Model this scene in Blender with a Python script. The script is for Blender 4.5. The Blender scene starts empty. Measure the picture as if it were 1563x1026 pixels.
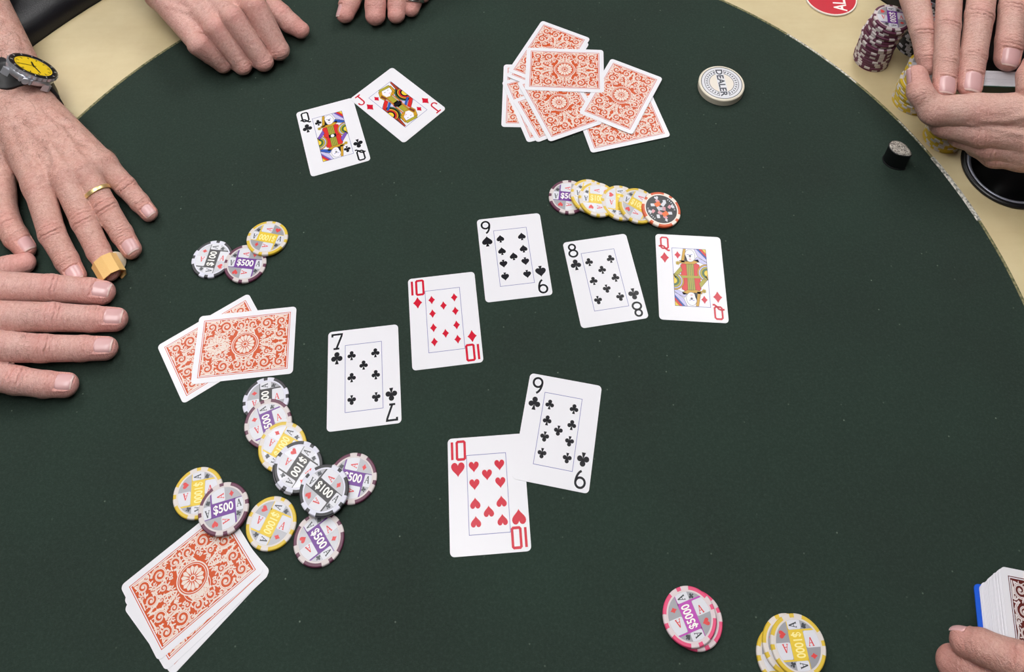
import bpy, bmesh, math, random
import numpy as np
from mathutils import Matrix, Vector

random.seed(7)
rng = np.random.default_rng(7)
SC = bpy.context.scene
COL = SC.collection

# ------------------------------------------------------------------ camera
# Solved from the corners of the 63.5 x 88.9 mm cards (millimetres, felt at z = 0,
# the camera stands above x = y = 0).  The frame is the lower half of a taller picture.
F, PITCH, ROLL, CAMH, CX, CY = 1449.0, 0.788402568, -0.00997745658, 831.517424, 781.5, -7.70005802
TZ = 0.760                      # felt height above the floor (m)
cp, sp = math.cos(PITCH), math.sin(PITCH)
cr, sr = math.cos(ROLL), math.sin(ROLL)
FW = np.array([0, cp, -sp]); _rt = np.array([1., 0, 0]); _up = np.array([0, sp, cp])
RT = cr * _rt + sr * _up
UP = -sr * _rt + cr * _up

def H(u, v, z=0.0):
    """photo pixel + height above the felt (mm) -> point in mm"""
    d = FW + RT * (u - CX) / F - UP * (v - CY) / F
    t = (z - CAMH) / d[2]
    return np.array([0, 0, CAMH]) + t * d

def W(p):
    """mm (felt at 0) -> world metres"""
    return Vector((p[0] * .001, p[1] * .001, p[2] * .001 + TZ))

cam_d = bpy.data.cameras.new('camera')
cam = bpy.data.objects.new('camera', cam_d)
COL.objects.link(cam)
cam_d.sensor_fit = 'HORIZONTAL'
cam_d.sensor_width = 36
cam_d.lens = 36 * F / 1563
cam_d.shift_y = -(513 - CY) / 1563
cam_d.clip_start = 0.01
m3 = Matrix(((RT[0], UP[0], -FW[0]), (RT[1], UP[1], -FW[1]), (RT[2], UP[2], -FW[2])))
cam.matrix_world = Matrix.Translation((0, 0, TZ + CAMH * .001)) @ m3.to_4x4()
SC.camera = cam

# ------------------------------------------------------------------ light and exposure
SC.view_settings.view_transform = 'Standard'
SC.view_settings.look = 'None'
SC.view_settings.exposure = 0.0
SC.view_settings.gamma = 1.0
SC.view_settings.use_curve_mapping = False
world = bpy.data.worlds.new('world'); SC.world = world
world.use_nodes = True
world.node_tree.nodes['Background'].inputs[0].default_value = (0.9, 0.95, 1.0, 1)
world.node_tree.nodes['Background'].inputs[1].default_value = 0.15
PANEL_STRENGTH = 10.0
PANELS = [(0.66, 1.46), (-1.14, 1.46), (-0.24, 0.20)]
CEIL = 2.50

# ------------------------------------------------------------------ materials
def S(r, g, b):
    f = lambda c: (c / 255 / 12.92) if c / 255 <= .04045 else ((c / 255 + .055) / 1.055) ** 2.4
    return (f(r), f(g), f(b), 1)

MATS = {}
def mat(name, col, rough=.5, metal=0., spec=.5, coat=0., emit=None, strength=1.):
    if name in MATS: return MATS[name]
    m = bpy.data.materials.new(name); m.use_nodes = True
    b = m.node_tree.nodes['Principled BSDF']
    b.inputs['Base Color'].default_value = col
    b.inputs['Roughness'].default_value = rough
    b.inputs['Metallic'].default_value = metal
    b.inputs['Specular IOR Level'].default_value = spec
    b.inputs['Coat Weight'].default_value = coat
    b.inputs['Coat Roughness'].default_value = .15
    if emit:
        b.inputs['Emission Color'].default_value = emit
        b.inputs['Emission Strength'].default_value = strength
    MATS[name] = m
    return m

class NT:
    def __init__(s, m):
        s.t = m.node_tree; s.b = s.t.nodes['Principled BSDF']
    def n(s, typ, **kw):
        nd = s.t.nodes.new(typ)
        for k, v in kw.items():
            if k in nd.inputs.keys(): nd.inputs[k].default_value = v
            else: setattr(nd, k, v)
        return nd
    def l(s, a, b): s.t.links.new(a, b)
    def coords(s, kind='Object', scale=(1, 1, 1), rot=(0, 0, 0)):
        c = s.n('ShaderNodeTexCoord'); mp = s.n('ShaderNodeMapping')
        mp.inputs['Scale'].default_value = scale; mp.inputs['Rotation'].default_value = rot
        s.l(c.outputs[kind], mp.inputs['Vector']); return mp.outputs[0]
    def ramp(s, fac, stops):
        r = s.n('ShaderNodeValToRGB'); e = r.color_ramp.elements
        e[0].position, e[0].color = stops[0]
        e[1].position, e[1].color = stops[-1]
        for p, c in stops[1:-1]:
            x = e.new(p); x.color = c
        s.l(fac, r.inputs[0]); return r.outputs[0]
    def mix(s, fac, a, b, mode='MIX'):
        x = s.n('ShaderNodeMix', data_type='RGBA', blend_type=mode)
        for sock, v in ((x.inputs[0], fac), (x.inputs[6], a), (x.inputs[7], b)):
            if hasattr(v, 'links') or isinstance(v, bpy.types.NodeSocket): s.l(v, sock)
            else: sock.default_value = v
        return x.outputs[2]
    def bump(s, h, strength=.2, dist=.001, prev=None):
        b = s.n('ShaderNodeBump', Strength=strength, Distance=dist)
        s.l(h, b.inputs['Height'])
        if prev is not None: s.l(prev, b.inputs['Normal'])
        s.l(b.outputs[0], s.b.inputs['Normal']); return b.outputs[0]

def felt_material():
    m = mat('felt', S(36, 54, 45), .93, spec=.15); t = NT(m)
    v = t.coords()
    n1 = t.n('ShaderNodeTexNoise', Scale=1500., Detail=2.); t.l(v, n1.inputs['Vector'])
    n2 = t.n('ShaderNodeTexNoise', Scale=9., Detail=3.); t.l(v, n2.inputs['Vector'])
    n3 = t.n('ShaderNodeTexNoise', Scale=260., Detail=2.); t.l(v, n3.inputs['Vector'])
    n4 = t.n('ShaderNodeTexNoise', Scale=480., Detail=3., Roughness=.7); t.l(v, n4.inputs['Vector'])
    c1 = t.ramp(n1.outputs[0], [(.3, S(28, 40, 33)), (.75, S(57, 72, 63))])
    c2 = t.ramp(n2.outputs[0], [(.3, S(39, 48, 43)), (.7, S(42, 58, 50))])
    c3 = t.ramp(n4.outputs[0], [(.32, S(26, 36, 31)), (.52, S(41, 53, 47)), (.72, S(62, 78, 69))])
    c = t.mix(.5, t.mix(.5, c1, c3), c2)
    vo = t.n('ShaderNodeTexVoronoi', voronoi_dimensions='2D', Scale=70., Randomness=1.); t.l(v, vo.inputs['Vector'])
    lint = t.ramp(vo.outputs['Distance'], [(.015, (1, 1, 1, 1)), (.06, (0, 0, 0, 1))])
    gate = t.ramp(vo.outputs['Color'], [(.80, (0, 0, 0, 1)), (.95, (1, 1, 1, 1))])
    g = t.mix(1., lint, gate, 'MULTIPLY')
    gs = t.n('ShaderNodeRGBToBW'); t.l(g, gs.inputs[0])
    c = t.mix(gs.outputs[0], c, S(112, 124, 112))
    t.l(c, t.b.inputs['Base Color'])
    t.b.inputs['Sheen Weight'].default_value = .08
    t.b.inputs['Sheen Roughness'].default_value = .5
    h = t.bump(n1.outputs[0], .5, .0006); t.bump(n3.outputs[0], .25, .0008, h)
    return m

def wood_material():
    m = mat('maple_veneer', S(219, 203, 158), .38, spec=.45); t = NT(m)
    v = t.coords(scale=(1.2, 7, 7), rot=(0, 0, .35))
    n1 = t.n('ShaderNodeTexNoise', Scale=9., Detail=7., Distortion=.8); t.l(v, n1.inputs['Vector'])
    v2 = t.coords()
    n2 = t.n('ShaderNodeTexNoise', Scale=14., Detail=6., Roughness=.65); t.l(v2, n2.inputs['Vector'])
    c1 = t.ramp(n1.outputs[0], [(.25, S(194, 176, 134)), (.55, S(204, 187, 146)), (.8, S(209, 194, 156))])
    c2 = t.ramp(n2.outputs[0], [(.3, S(192, 173, 132)), (.7, S(208, 194, 154))])
    t.l(t.mix(.65, c1, c2), t.b.inputs['Base Color'])
    t.bump(n1.outputs[0], .05, .0005)
    return m

def edge_material(name, lo, hi):
    m = mat(name, hi, .9); t = NT(m)
    v = t.coords()
    n2 = t.n('ShaderNodeTexNoise', Scale=330., Detail=3.); t.l(v, n2.inputs['Vector'])
    t.l(t.ramp(n2.outputs[0], [(.36, lo), (.6, hi)]), t.b.inputs['Base Color'])
    t.bump(n2.outputs[0], .5, .001)
    return m

def vinyl_material():
    m = mat('black_vinyl', S(22, 22, 28), .36, spec=.5); t = NT(m)
    v = t.coords()
    n = t.n('ShaderNodeTexVoronoi', Scale=700.); t.l(v, n.inputs['Vector'])
    t.bump(n.outputs['Distance'], .25, .0006)
    return m

def skin_material(name, base, blotch, spots=.5, ang=0.):
    m = mat(name, base, .42, spec=.5); t = NT(m)
    v = t.coords()
    tc = t.n('ShaderNodeTexCoord'); mp = t.n('ShaderNodeMapping', vector_type='TEXTURE')
    mp.inputs['Scale'].default_value = (1 / 520, 1 / 150, 1 / 200); mp.inputs['Rotation'].default_value = (0, 0, ang)
    t.l(tc.outputs['Object'], mp.inputs['Vector'])
    n5 = t.n('ShaderNodeTexNoise', Scale=1., Detail=3., Roughness=.6, Distortion=.6); t.l(mp.outputs[0], n5.inputs['Vector'])
    at = t.n('ShaderNodeVertexColor', layer_name='skin')
    bw = t.n('ShaderNodeSeparateColor'); t.l(at.outputs[0], bw.inputs[0])
    n1 = t.n('ShaderNodeTexNoise', Scale=75., Detail=4., Roughness=.6); t.l(v, n1.inputs['Vector'])
    n2 = t.n('ShaderNodeTexNoise', Scale=330., Detail=3., Roughness=.65); t.l(v, n2.inputs['Vector'])
    n3 = t.n('ShaderNodeTexNoise', Scale=900., Detail=3., Roughness=.6); t.l(v, n3.inputs['Vector'])
    vo = t.n('ShaderNodeTexVoronoi', Scale=780., feature='DISTANCE_TO_EDGE'); t.l(v, vo.inputs['Vector'])
    f1 = t.ramp(n1.outputs[0], [(.35, (0, 0, 0, 1)), (.68, (1, 1, 1, 1))])
    b1 = t.n('ShaderNodeRGBToBW'); t.l(f1, b1.inputs[0])
    c = t.mix(b1.outputs[0], base, blotch)
    pale = tuple(min(1, x * y) for x, y in zip(base[:3], (1.18, 1.22, 1.24))) + (1,)
    c = t.mix(t.ramp(n2.outputs[0], [(.45, (0, 0, 0, 1)), (.72, (.7, .7, .7, 1))]), c, pale)
    c = t.mix(t.ramp(n3.outputs[0], [(.34, (.55, .55, .55, 1)), (.52, (0, 0, 0, 1))]), c, tuple(x * y for x, y in zip(base[:3], (.74, .60, .56))) + (1,))
    c = t.mix(t.ramp(n5.outputs[0], [(.36, (.5, .5, .5, 1)), (.5, (0, 0, 0, 1))]), c, tuple(x * y for x, y in zip(base[:3], (.80, .66, .64))) + (1,))
    # freckles and age spots
    f2 = t.ramp(n2.outputs[0], [(.30, (1, 1, 1, 1)), (.40, (0, 0, 0, 1))])
    b2 = t.n('ShaderNodeRGBToBW'); t.l(f2, b2.inputs[0])
    mu = t.n('ShaderNodeMath', operation='MULTIPLY'); t.l(b2.outputs[0], mu.inputs[0]); mu.inputs[1].default_value = spots
    c = t.mix(mu.outputs[0], c, tuple(x * y for x, y in zip(base[:3], (.62, .48, .42))) + (1,))
    # red channel of the attribute: pinker finger ends and knuckles; green: painted shade in the joint creases, plus their redder skin
    mr = t.n('ShaderNodeMath', operation='MULTIPLY'); t.l(bw.outputs[0], mr.inputs[0]); mr.inputs[1].default_value = .75
    c = t.mix(mr.outputs[0], c, tuple(x * y for x, y in zip(base[:3], (1.05, .70, .72))) + (1,))
    mg = t.n('ShaderNodeMath', operation='MULTIPLY'); t.l(bw.outputs[1], mg.inputs[0]); mg.inputs[1].default_value = .35
    c = t.mix(mg.outputs[0], c, tuple(x * y for x, y in zip(base[:3], (.62, .42, .38))) + (1,))
    t.l(c, t.b.inputs['Base Color'])
    t.b.inputs['Subsurface Weight'].default_value = .10
    t.b.inputs['Subsurface Radius'].default_value = (1., .35, .2)
    t.b.inputs['Subsurface Scale'].default_value = .004
    a = t.bump(n3.outputs[0], .55, .0007)
    a = t.bump(n2.outputs[0], .45, .0014, a)
    a = t.bump(n5.outputs[0], .75, .0016, a)
    t.bump(vo.outputs['Distance'], .55, .0007, a)
    return m

M_FELT, M_WOOD, M_EDGE, M_VINYL = felt_material(), wood_material(), edge_material('felt_binding', S(84, 88, 60), S(140, 134, 98)), vinyl_material()
M_FRAY = edge_material('frayed_threads', S(110, 112, 104), S(228, 224, 216))
M_STOCK = mat('card_stock', S(226, 225, 231), .26, spec=.34)
M_INKB = mat('ink_black', S(24, 24, 30), .26, spec=.26)
M_INKR = mat('ink_red', S(198, 22, 48), .26, spec=.26)
M_LINE = mat('ink_blue_line', S(98, 102, 164), .26, spec=.26)

# ------------------------------------------------------------------ mesh helpers (everything in mm)
class MB:
    def __init__(s): s.v, s.f, s.m, s.mats = [], [], [], []
    def mi(s, m):
        if m not in s.mats: s.mats.append(m)
        return s.mats.index(m)
    def add(s, v, f, m):
        o = len(s.v); k = s.mi(m)
        s.v += [tuple(map(float, q)) for q in v]
        for q in f: s.f.append([i + o for i in q]); s.m.append(k)
    def poly(s, pts, z, m): s.add([(x, y, z) for x, y in pts], [list(range(len(pts)))], m)
    def mesh(s, name, smooth=False):
        me = bpy.data.meshes.new(name)
        me.from_pydata([(a * .001, b * .001, c * .001) for a, b, c in s.v], [], s.f)
        for m in s.mats: me.materials.append(m)
        me.polygons.foreach_set('material_index', s.m)
        if smooth: me.polygons.foreach_set('use_smooth', [True] * len(s.f))
        me.update(); return me

def obj(name, me, parent=None, loc=None, rot=None):
    o = bpy.data.objects.new(name, me); COL.objects.link(o)
    if parent is not None: o.parent = parent
    if loc is not None: o.location = loc
    if rot is not None: o.rotation_euler = rot
    return o

def thing(name, label, cat, group=None, loc=(0, 0, 0), rot=None, mw=None):
    o = bpy.data.objects.new(name, None); COL.objects.link(o)
    o.empty_display_size = .02
    if mw is not None: o.matrix_world = mw
    else:
        o.location = loc
        if rot is not None: o.rotation_euler = rot
    o['label'] = label; o['category'] = cat
    if group: o['group'] = group
    return o

def structure(name, me, loc=None):
    o = obj(name, me, None, loc); o['kind'] = 'structure'; return o

def box(mb, x0, x1, y0, y1, z0, z1, m):
    v = [(x, y, z) for z in (z0, z1) for y in (y0, y1) for x in (x0, x1)]
    mb.add(v, [(0, 2, 3, 1), (4, 5, 7, 6), (0, 1, 5, 4), (2, 6, 7, 3), (0, 4, 6, 2), (1, 3, 7, 5)], m)

def lathe(mb, prof, n, m, closed=False, a0=0, a1=2 * math.pi, mat_fn=None):
    """prof [(r,z)..]; caps where r == 0"""
    full = abs(a1 - a0 - 2 * math.pi) < 1e-6
    cols = n if full else n + 1
    v = []
    for j in range(cols):
        a = a0 + (a1 - a0) * j / n
        v += [(r * math.cos(a), r * math.sin(a), z) for r, z in prof]
    P = len(prof); f = []
    segs = P if closed else P - 1
    for j in range(n):
        k = (j + 1) % cols
        for i in range(segs):
            q = (i + 1) % P
            f.append((j * P + i, k * P + i, k * P + q, j * P + q))
    mb.add(v, f, m)

def rrect(w, h, r, n=6):
    pts = []
    for cx, cy, a in ((w / 2 - r, h / 2 - r, 0), (-w / 2 + r, h / 2 - r, 90), (-w / 2 + r, -h / 2 + r, 180), (w / 2 - r, -h / 2 + r, 270)):
        for i in range(n + 1):
            t = math.radians(a + 90 * i / n)
            pts.append((cx + r * math.cos(t), cy + r * math.sin(t)))
    return pts

def prism(mb, pts, z0, z1, m):
    n = len(pts)
    v = [(x, y, z0) for x, y in pts] + [(x, y, z1) for x, y in pts]
    f = [list(range(n))[::-1], list(range(n, 2 * n))] + [(i, (i + 1) % n, n + (i + 1) % n, n + i) for i in range(n)]
    mb.add(v, f, m)

def stroke(mb, pts, w, z, m, closed=False):
    """flat ribbon along a polyline; w a number or one per point"""
    P = [np.array(p, float) for p in pts]; n = len(P)
    ws = w if isinstance(w, (list, tuple, np.ndarray)) else [w] * n
    L, R = [], []
    for i in range(n):
        a = P[i - 1] if (i > 0 or closed) else P[i]
        b = P[(i + 1) % n] if (i < n - 1 or closed) else P[i]
        d1 = P[i] - a; d2 = b - P[i]
        n1 = np.linalg.norm(d1); n2 = np.linalg.norm(d2)
        d1 = d1 / n1 if n1 > 1e-9 else d2 / max(n2, 1e-9)
        d2 = d2 / n2 if n2 > 1e-9 else d1
        t = d1 + d2; t /= max(np.linalg.norm(t), 1e-9)
        nn = np.array([-t[1], t[0]])
        k = ws[i] / 2 / max(.5, abs(float(np.dot(nn, np.array([-d1[1], d1[0]])))))
        L.append(P[i] + nn * k); R.append(P[i] - nn * k)
    v = [(x, y, z) for x, y in L] + [(x, y, z) for x, y in R]
    f = [(n + i, n + (i + 1) % n, (i + 1) % n, i) for i in range(n if closed else n - 1)]
    mb.add(v, f, m)

def arc(cx, cy, rx, ry, a0, a1, n=14):
    return [(cx + rx * math.cos(math.radians(a0 + (a1 - a0) * i / n)), cy + ry * math.sin(math.radians(a0 + (a1 - a0) * i / n))) for i in range(n + 1)]

def xf(pts, cx=0, cy=0, s=1, ang=0, sx=1, sy=1):
    c, q = math.cos(math.radians(ang)), math.sin(math.radians(ang))
    return [(cx + s * (c * x * sx - q * y * sy), cy + s * (q * x * sx + c * y * sy)) for x, y in pts]

def text_polys(s, size=1.0, bold=0.0, sx=1.0):
    """outline triangles of a word in the built-in font, centred on the origin, cap height = size"""
    cu = bpy.data.curves.new('t', 'FONT'); cu.body = s; cu.size = 1.0; cu.offset = bold
    cu.resolution_u = 3; cu.align_x = 'CENTER'
    o = bpy.data.objects.new('t', cu); COL.objects.link(o)
    me = o.evaluated_get(bpy.context.evaluated_depsgraph_get()).to_mesh()
    V = np.array([v.co[:2] for v in me.vertices]); Fc = [list(p.vertices) for p in me.polygons]
    o.evaluated_get(bpy.context.evaluated_depsgraph_get()).to_mesh_clear()
    bpy.data.objects.remove(o); bpy.data.curves.remove(cu)
    lo, hi = V.min(0), V.max(0)
    V = (V - (lo + hi) / 2) * (size / .7) * np.array([sx, 1])
    return V, Fc

def put_text(mb, s, cx, cy, size, z, m, ang=0, bold=.0, sx=1.0):
    V, Fc = text_polys(s, size, bold, sx)
    q = xf([tuple(v) for v in V], cx, cy, 1, ang)
    mb.add([(x, y, z) for x, y in q], Fc, m)

# ---- suit shapes, about one unit high
def heart_pts():
    o = []
    for i in range(28):
        t = 2 * math.pi * i / 28
        o.append((16 * math.sin(t) ** 3 / 33, (13 * math.cos(t) - 5 * math.cos(2 * t) - 2 * math.cos(3 * t) - math.cos(4 * t) + 2.5) / 29))
    return o[::-1]
HEART = heart_pts()
DIAMOND = [(0, .5), (-.12, .28), (-.24, .12), (-.37, 0), (-.24, -.12), (-.12, -.28), (0, -.5), (.12, -.28), (.24, -.12), (.37, 0), (.24, .12), (.12, .28)]
def circ(cx, cy, r, n=14): return [(cx + r * math.cos(2 * math.pi * i / n), cy + r * math.sin(2 * math.pi * i / n)) for i in range(n)]
STEM = [(-.15, -.5), (.15, -.5), (.03, -.1), (-.03, -.1)]
SUIT = {'H': [HEART], 'D': [DIAMOND],
        'S': [[(x * .92, -y * .82 + .09) for x, y in HEART][::-1], STEM],
        'C': [circ(0, .27, .205), circ(-.235, -.06, .205), circ(.235, -.06, .205), [(-.1, -.1), (.1, -.1), (.1, .12), (-.1, .12)], STEM]}
def suit(mb, s, cx, cy, size, z, m, ang=0):
    for p in SUIT[s]: mb.poly(xf(p, cx, cy, size, ang), z, m)

# ---- rank figures as pen strokes, 1 high
def glyph(ch):
    if ch == '7': return [([(0, .82), (.0, .985), (.62, .985), (.60, .86), (.27, .02)], 0), ([(.08, .015), (.46, .015)], 0)]
    if ch == '8': return [(arc(.31, .755, .225, .225, 0, 360, 20), 1), (arc(.31, .265, .29, .255, 0, 360, 22), 1)]
    if ch == '9': return [(arc(.31, .70, .28, .285, 0, 360, 22), 1), (arc(.19, .70, .40, .69, 0, -75, 14), 0)]
    if ch == '1': return [([(0, 0), (0, 1)], 0)]
    if ch == '0': return [([(.06, 0), (.40, 0), (.46, .06), (.46, .94), (.40, 1), (.06, 1), (0, .94), (0, .06)], 1)]
    if ch == 'Q': return [([(.14, .06), (.46, .06), (.56, .16), (.56, .88), (.46, .98), (.14, .98), (.04, .88), (.04, .16)], 1),
                          ([(-.14, .22), (.06, .30), (.26, .22), (.40, .02), (.56, -.10), (.68, -.08)], 0)]
    if ch == 'J': return [([(.18, .985), (.68, .985)], 0), (([(.44, .985), (.44, .28)] + arc(.22, .25, .22, .235, 0, -180, 12) + [(0, .36)]), 0)]
    if ch == 'A': return [([(0, 0), (.33, 1)], -1), ([(.33, 1), (.68, 0)], 0), ([(.12, .34), (.56, .34)], -1), ([(-.1, 0), (.16, 0)], -1), ([(.5, 0), (.82, 0)], -1)]
def rank(mb, r, x, y, h, w, z, m, ang=0, wx=1.0):
    """x,y = left bottom corner in the card frame, then turned about the card centre"""
    cur = 0
    for ch in r:
        for pts, closed in glyph(ch):
            q = [(x + (cur + px) * h * wx, y + py * h) for px, py in pts]
            if ang: q = [(-a, -b) for a, b in q]
            if closed == 1: q = q[:-1] if np.hypot(q[0][0] - q[-1][0], q[0][1] - q[-1][1]) < 1e-6 else q
            stroke(mb, q, w * (.55 if closed == -1 else 1), z, m, closed == 1)
        cur += .28 if ch == '1' else .8

# ------------------------------------------------------------------ playing cards
CW, CH, CT = 63.5, 88.9, .30
ZP = .03
_m = MB(); prism(_m, rrect(CW, CH, 3.6), 0, CT, M_STOCK); ME_STOCK = _m.mesh('card_stock')

def pips_of(n):
    if n == 7: return [(-1, 20), (1, 20), (-1, 0), (1, 0), (-1, -20), (1, -20), (0, 10)]
    if n == 8: return [(-1, 20), (1, 20), (-1, 0), (1, 0), (-1, -20), (1, -20), (0, 10), (0, -10)]
    if n == 9: return [(s, y) for s in (-1, 1) for y in (20.5, 6.9, -6.9, -20.5)] + [(0, 0)]
    if n == 10: return [(s, y) for s in (-1, 1) for y in (20.5, 6.9, -6.9, -20.5)] + [(0, 13.6), (0, -13.6)]

def col(name, r, g, b): return mat('ink_' + name, S(r, g, b), .26, spec=.26)
I_GOLD, I_YEL, I_RED, I_BLUE, I_PURP, I_GRN, I_SKIN, I_OLV, I_LIL, I_BRN, I_GREY = (
    col('gold', 196, 150, 40), col('yellow', 236, 200, 60), col('scarlet', 206, 44, 40), col('blue', 52, 88, 176), col('violet', 118, 84, 178),
    col('green', 66, 108, 62), col('pale', 232, 230, 240), col('olive', 166, 158, 52), col('lilac', 190, 188, 226), col('brown', 120, 62, 40), col('grey', 150, 150, 160))

def court(mb, kind, s, ink, z):
    """half a court figure inside a 32.5 x 60 frame; the other half is the same turned by 180 degrees"""
    X, Y = 16.2, 29.9
    for turn in (0, 180):
        def P(pts, m, dz=0):
            q = xf(pts, 0, 0, 1, turn); mb.poly(q, z + dz, m)
            if m is not I_SKIN or len(pts) > 12: stroke(mb, [p for k, p in enumerate(q) if k == 0 or math.dist(p, q[k - 1]) > .05], .26, z + dz + .012, I_INKB_, True)
        def L(pts, w, m, dz=0): stroke(mb, xf(pts, 0, 0, 1, turn), w, z + dz, m)
        e = .02
        if kind == 'Q':
            red, band = (I_RED, I_PURP) if s == 'C' else (I_RED, I_BLUE)
            P([(-9, 0), (9, 0), (9, 13), (4, 16), (-5, 16), (-9, 12)], red)                       # bodice
            P([(-3.2, 0), (3.2, 0), (3.6, 15), (-3.6, 15)], I_OLV, e)
            for k in (-2, 0, 2): L([(k, 1), (k * .8, 14)], .45, I_GRN, 2 * e)
            P([(-10, 14.2), (-4, 13.2), (4, 13.6), (9, 16.2), (8, 18.6), (0, 16.4), (-9.5, 17)], I_GOLD, 2 * e)   # collar
            P([(-8.5, 15), (-5.5, 29.5), (-3, 29.5), (-5, 15)], I_GOLD, 2 * e)                    # hair
            P([(-5.2, 16.5), (-4, 24), (-2, 16)], I_INKB_, 3 * e)
            P(xf(circ(0.6, 22.2, 1, 18), 0, 0, 1, 0), I_SKIN, 3 * e)
            P([(0.6 + 4.9 * math.cos(t), 22.4 + 6.6 * math.sin(t)) for t in np.linspace(0, 6.2, 20)], I_SKIN, 3 * e)   # face
            for ex in (-1.3, 2.3): L([(ex - .9, 23.6), (ex + .9, 23.8)], .5, I_BLUE, 4 * e)
            L([(.5, 23.5), (.2, 20.8), (1, 20.6)], .3, I_GREY, 4 * e); L([(-.6, 18.6), (1.6, 18.6)], .5, I_RED, 4 * e)
            P([(5, Y), (9, Y), (X, 20.4), (X, 15.6), (8, 22)], I_LIL, 2 * e)                       # veil bands
            P([(7.2, Y), (9.4, Y), (X, 21.4), (X, 19)], band, 3 * e)
            P([(9.4, Y), (12, Y), (X, 25), (X, 21.4)], I_RED, 3 * e)
            P([(12, Y), (X, Y), (X, 25)], I_YEL, 3 * e)                                            # crown
            L([(13, Y - .4), (X - .4, 25.8)], .7, I_GOLD, 4 * e)
            P([(4.6, 17.5), (X, 13), (X, 16.4), (7, 21.4)], I_BLUE if s == 'C' else I_LIL, 2 * e)
            for rr, c in ((9.6, I_GOLD), (8.2, I_LIL), (7, I_OLV), (5, I_GRN), (3.2, I_YEL)):      # sleeve
                a = arc(X, 4.5, rr, rr, 90, 250, 16)
                P([(min(X, x), max(-2.5, y)) for x, y in a] + [(X, -2.5)], c, 2 * e + .004 * (10 - rr))
            P([(-X, -3), (-X, 1.5), (-8.6, 11), (-7.6, 6)], I_PURP if s == 'C' else I_OLV, 3 * e)  # arm
            for a in range(5): P(circ(-11.5 + 1.2 * math.cos(a * 1.257), 14 + 1.2 * math.sin(a * 1.257), .8, 8), I_YEL, 2 * e)   # flower
            P(circ(-11.5, 14, .7, 8), I_OLV, 3 * e)
        else:
            P([(-X, 0), (X, 0), (X, 12), (9, 14), (-4, 16), (-X, 8)], I_LIL)
            P([(-3, -4), (3, -4), (3, 15), (-3, 15)], I_OLV, e)
            for k in (-4.2, 4.2): L([(k, -2), (k, 15)], 1.1, I_GOLD, 2 * e); L([(k + .9, -2), (k + .9, 15)], .6, I_RED, 2 * e)
            P([(-7, 14), (11, 13), (12, 25), (9, 28), (-4, 28), (-8, 20)], I_GOLD, 1.5 * e)           # hair
            P([(-5, 14), (-7, 20), (-4.5, 22), (-3.2, 15)], I_BRN, 2 * e)
            P([(8 - 4.6 * 1, 16), (9, 19), (9.4, 25), (1, 28), (-3, 22), (-2, 16), (2, 14.4)], I_SKIN, 2 * e)  # face
            P([(-3, 27), (10, 24), (11, 27.5), (-2, Y)], I_OLV, 3 * e)                             # cap
            P([(9.5, 24), (12, 24), (10, 15), (7.5, 16)], I_GOLD, 3 * e)
            for ex in (1, 5.4): L([(ex - .9, 22.6), (ex + .9, 22.4)], .5, I_INKB_, 4 * e)
            L([(3, 18), (5.4, 17.8)], .5, I_RED, 4 * e)
            for rr, c in ((11, I_GRN), (9.6, I_INKB_), (8.2, I_GOLD), (6.6, I_RED), (5, I_INKB_), (3.6, I_YEL)):
                a = arc(X, 6, rr, rr * 1.15, 90, 265, 16)
                P([(min(X, x), max(-5, y)) for x, y in a] + [(X, -5)], c, 2 * e + .004 * (12 - rr))
            P([(-X, 2), (-X, 7), (-6, 15), (-5, 10)], I_RED, 3 * e)
            P([(-X, -2), (-X, 1), (-5, 9), (-4.5, 6)], I_BLUE, 3 * e)
            P([(12, 15), (X, 14), (X, Y - 1), (14.4, Y - 1)], I_BRN, 3 * e)                        # staff
            L([(13.6, 15), (15.4, Y - 1)], .6, I_RED, 4 * e)
        suit(mb, s, *xf([(-11.2, 22.6)], 0, 0, 1, turn)[0], 8.2, z + 3 * e, ink, turn)
    P = lambda pts, m, dz: mb.poly(pts, z + dz, m)
    if s == 'C' or kind == 'J':
        P([(-4, -2.2), (4, -2.2), (4, 2.2), (-4, 2.2)], I_INKB_, .15)
        if kind == 'Q': P(circ(0, 0, 1.9, 12), I_SKIN, .18)
    else:
        P([(-9, -1.4), (9, -1.0), (9, 1.4), (-9, 1.0)], I_OLV, .15)
I_INKB_ = M_INKB

def face_meshes(r, s):
    ink = M_INKR if s in 'HD' else M_INKB
    z = CT + ZP
    ix = MB(); pr = MB()
    hx, hy = -CW / 2, CH / 2
    stroke(pr, [(-16.3, -30), (16.3, -30), (16.3, 30), (-16.3, 30)], .44, z, M_LINE, True)
    if r in '78910':
        n = int(r)
        for sx, y in pips_of(n):
            flip = y < 0 or (n == 9 and s == 'C' and y == 0)
            suit(pr, s, sx * 10.6, y, 8.6, z, ink, 180 if flip else 0)
    else:
        court(pr, r, s, ink, z)
    wid = 1.85
    if r == '10': rank(ix, r, hx + 3.6, hy - 17.2, 14.2, 2.05, z, ink)
    elif r == 'Q': rank(ix, r, hx + 4.6, hy - 16.2, 13.0, 1.75, z, ink)
    elif r == 'J': rank(ix, r, hx + 2.6, hy - 16.8, 13.6, 1.65, z, ink)
    else: rank(ix, r, hx + 3.8, hy - 16.8, 13.8, wid, z, ink)
    suit(ix, s, hx + 8.0, hy - 25.2, 11.6, z, ink)
    return ix.mesh('corner_index'), pr.mesh('face_print')

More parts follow.
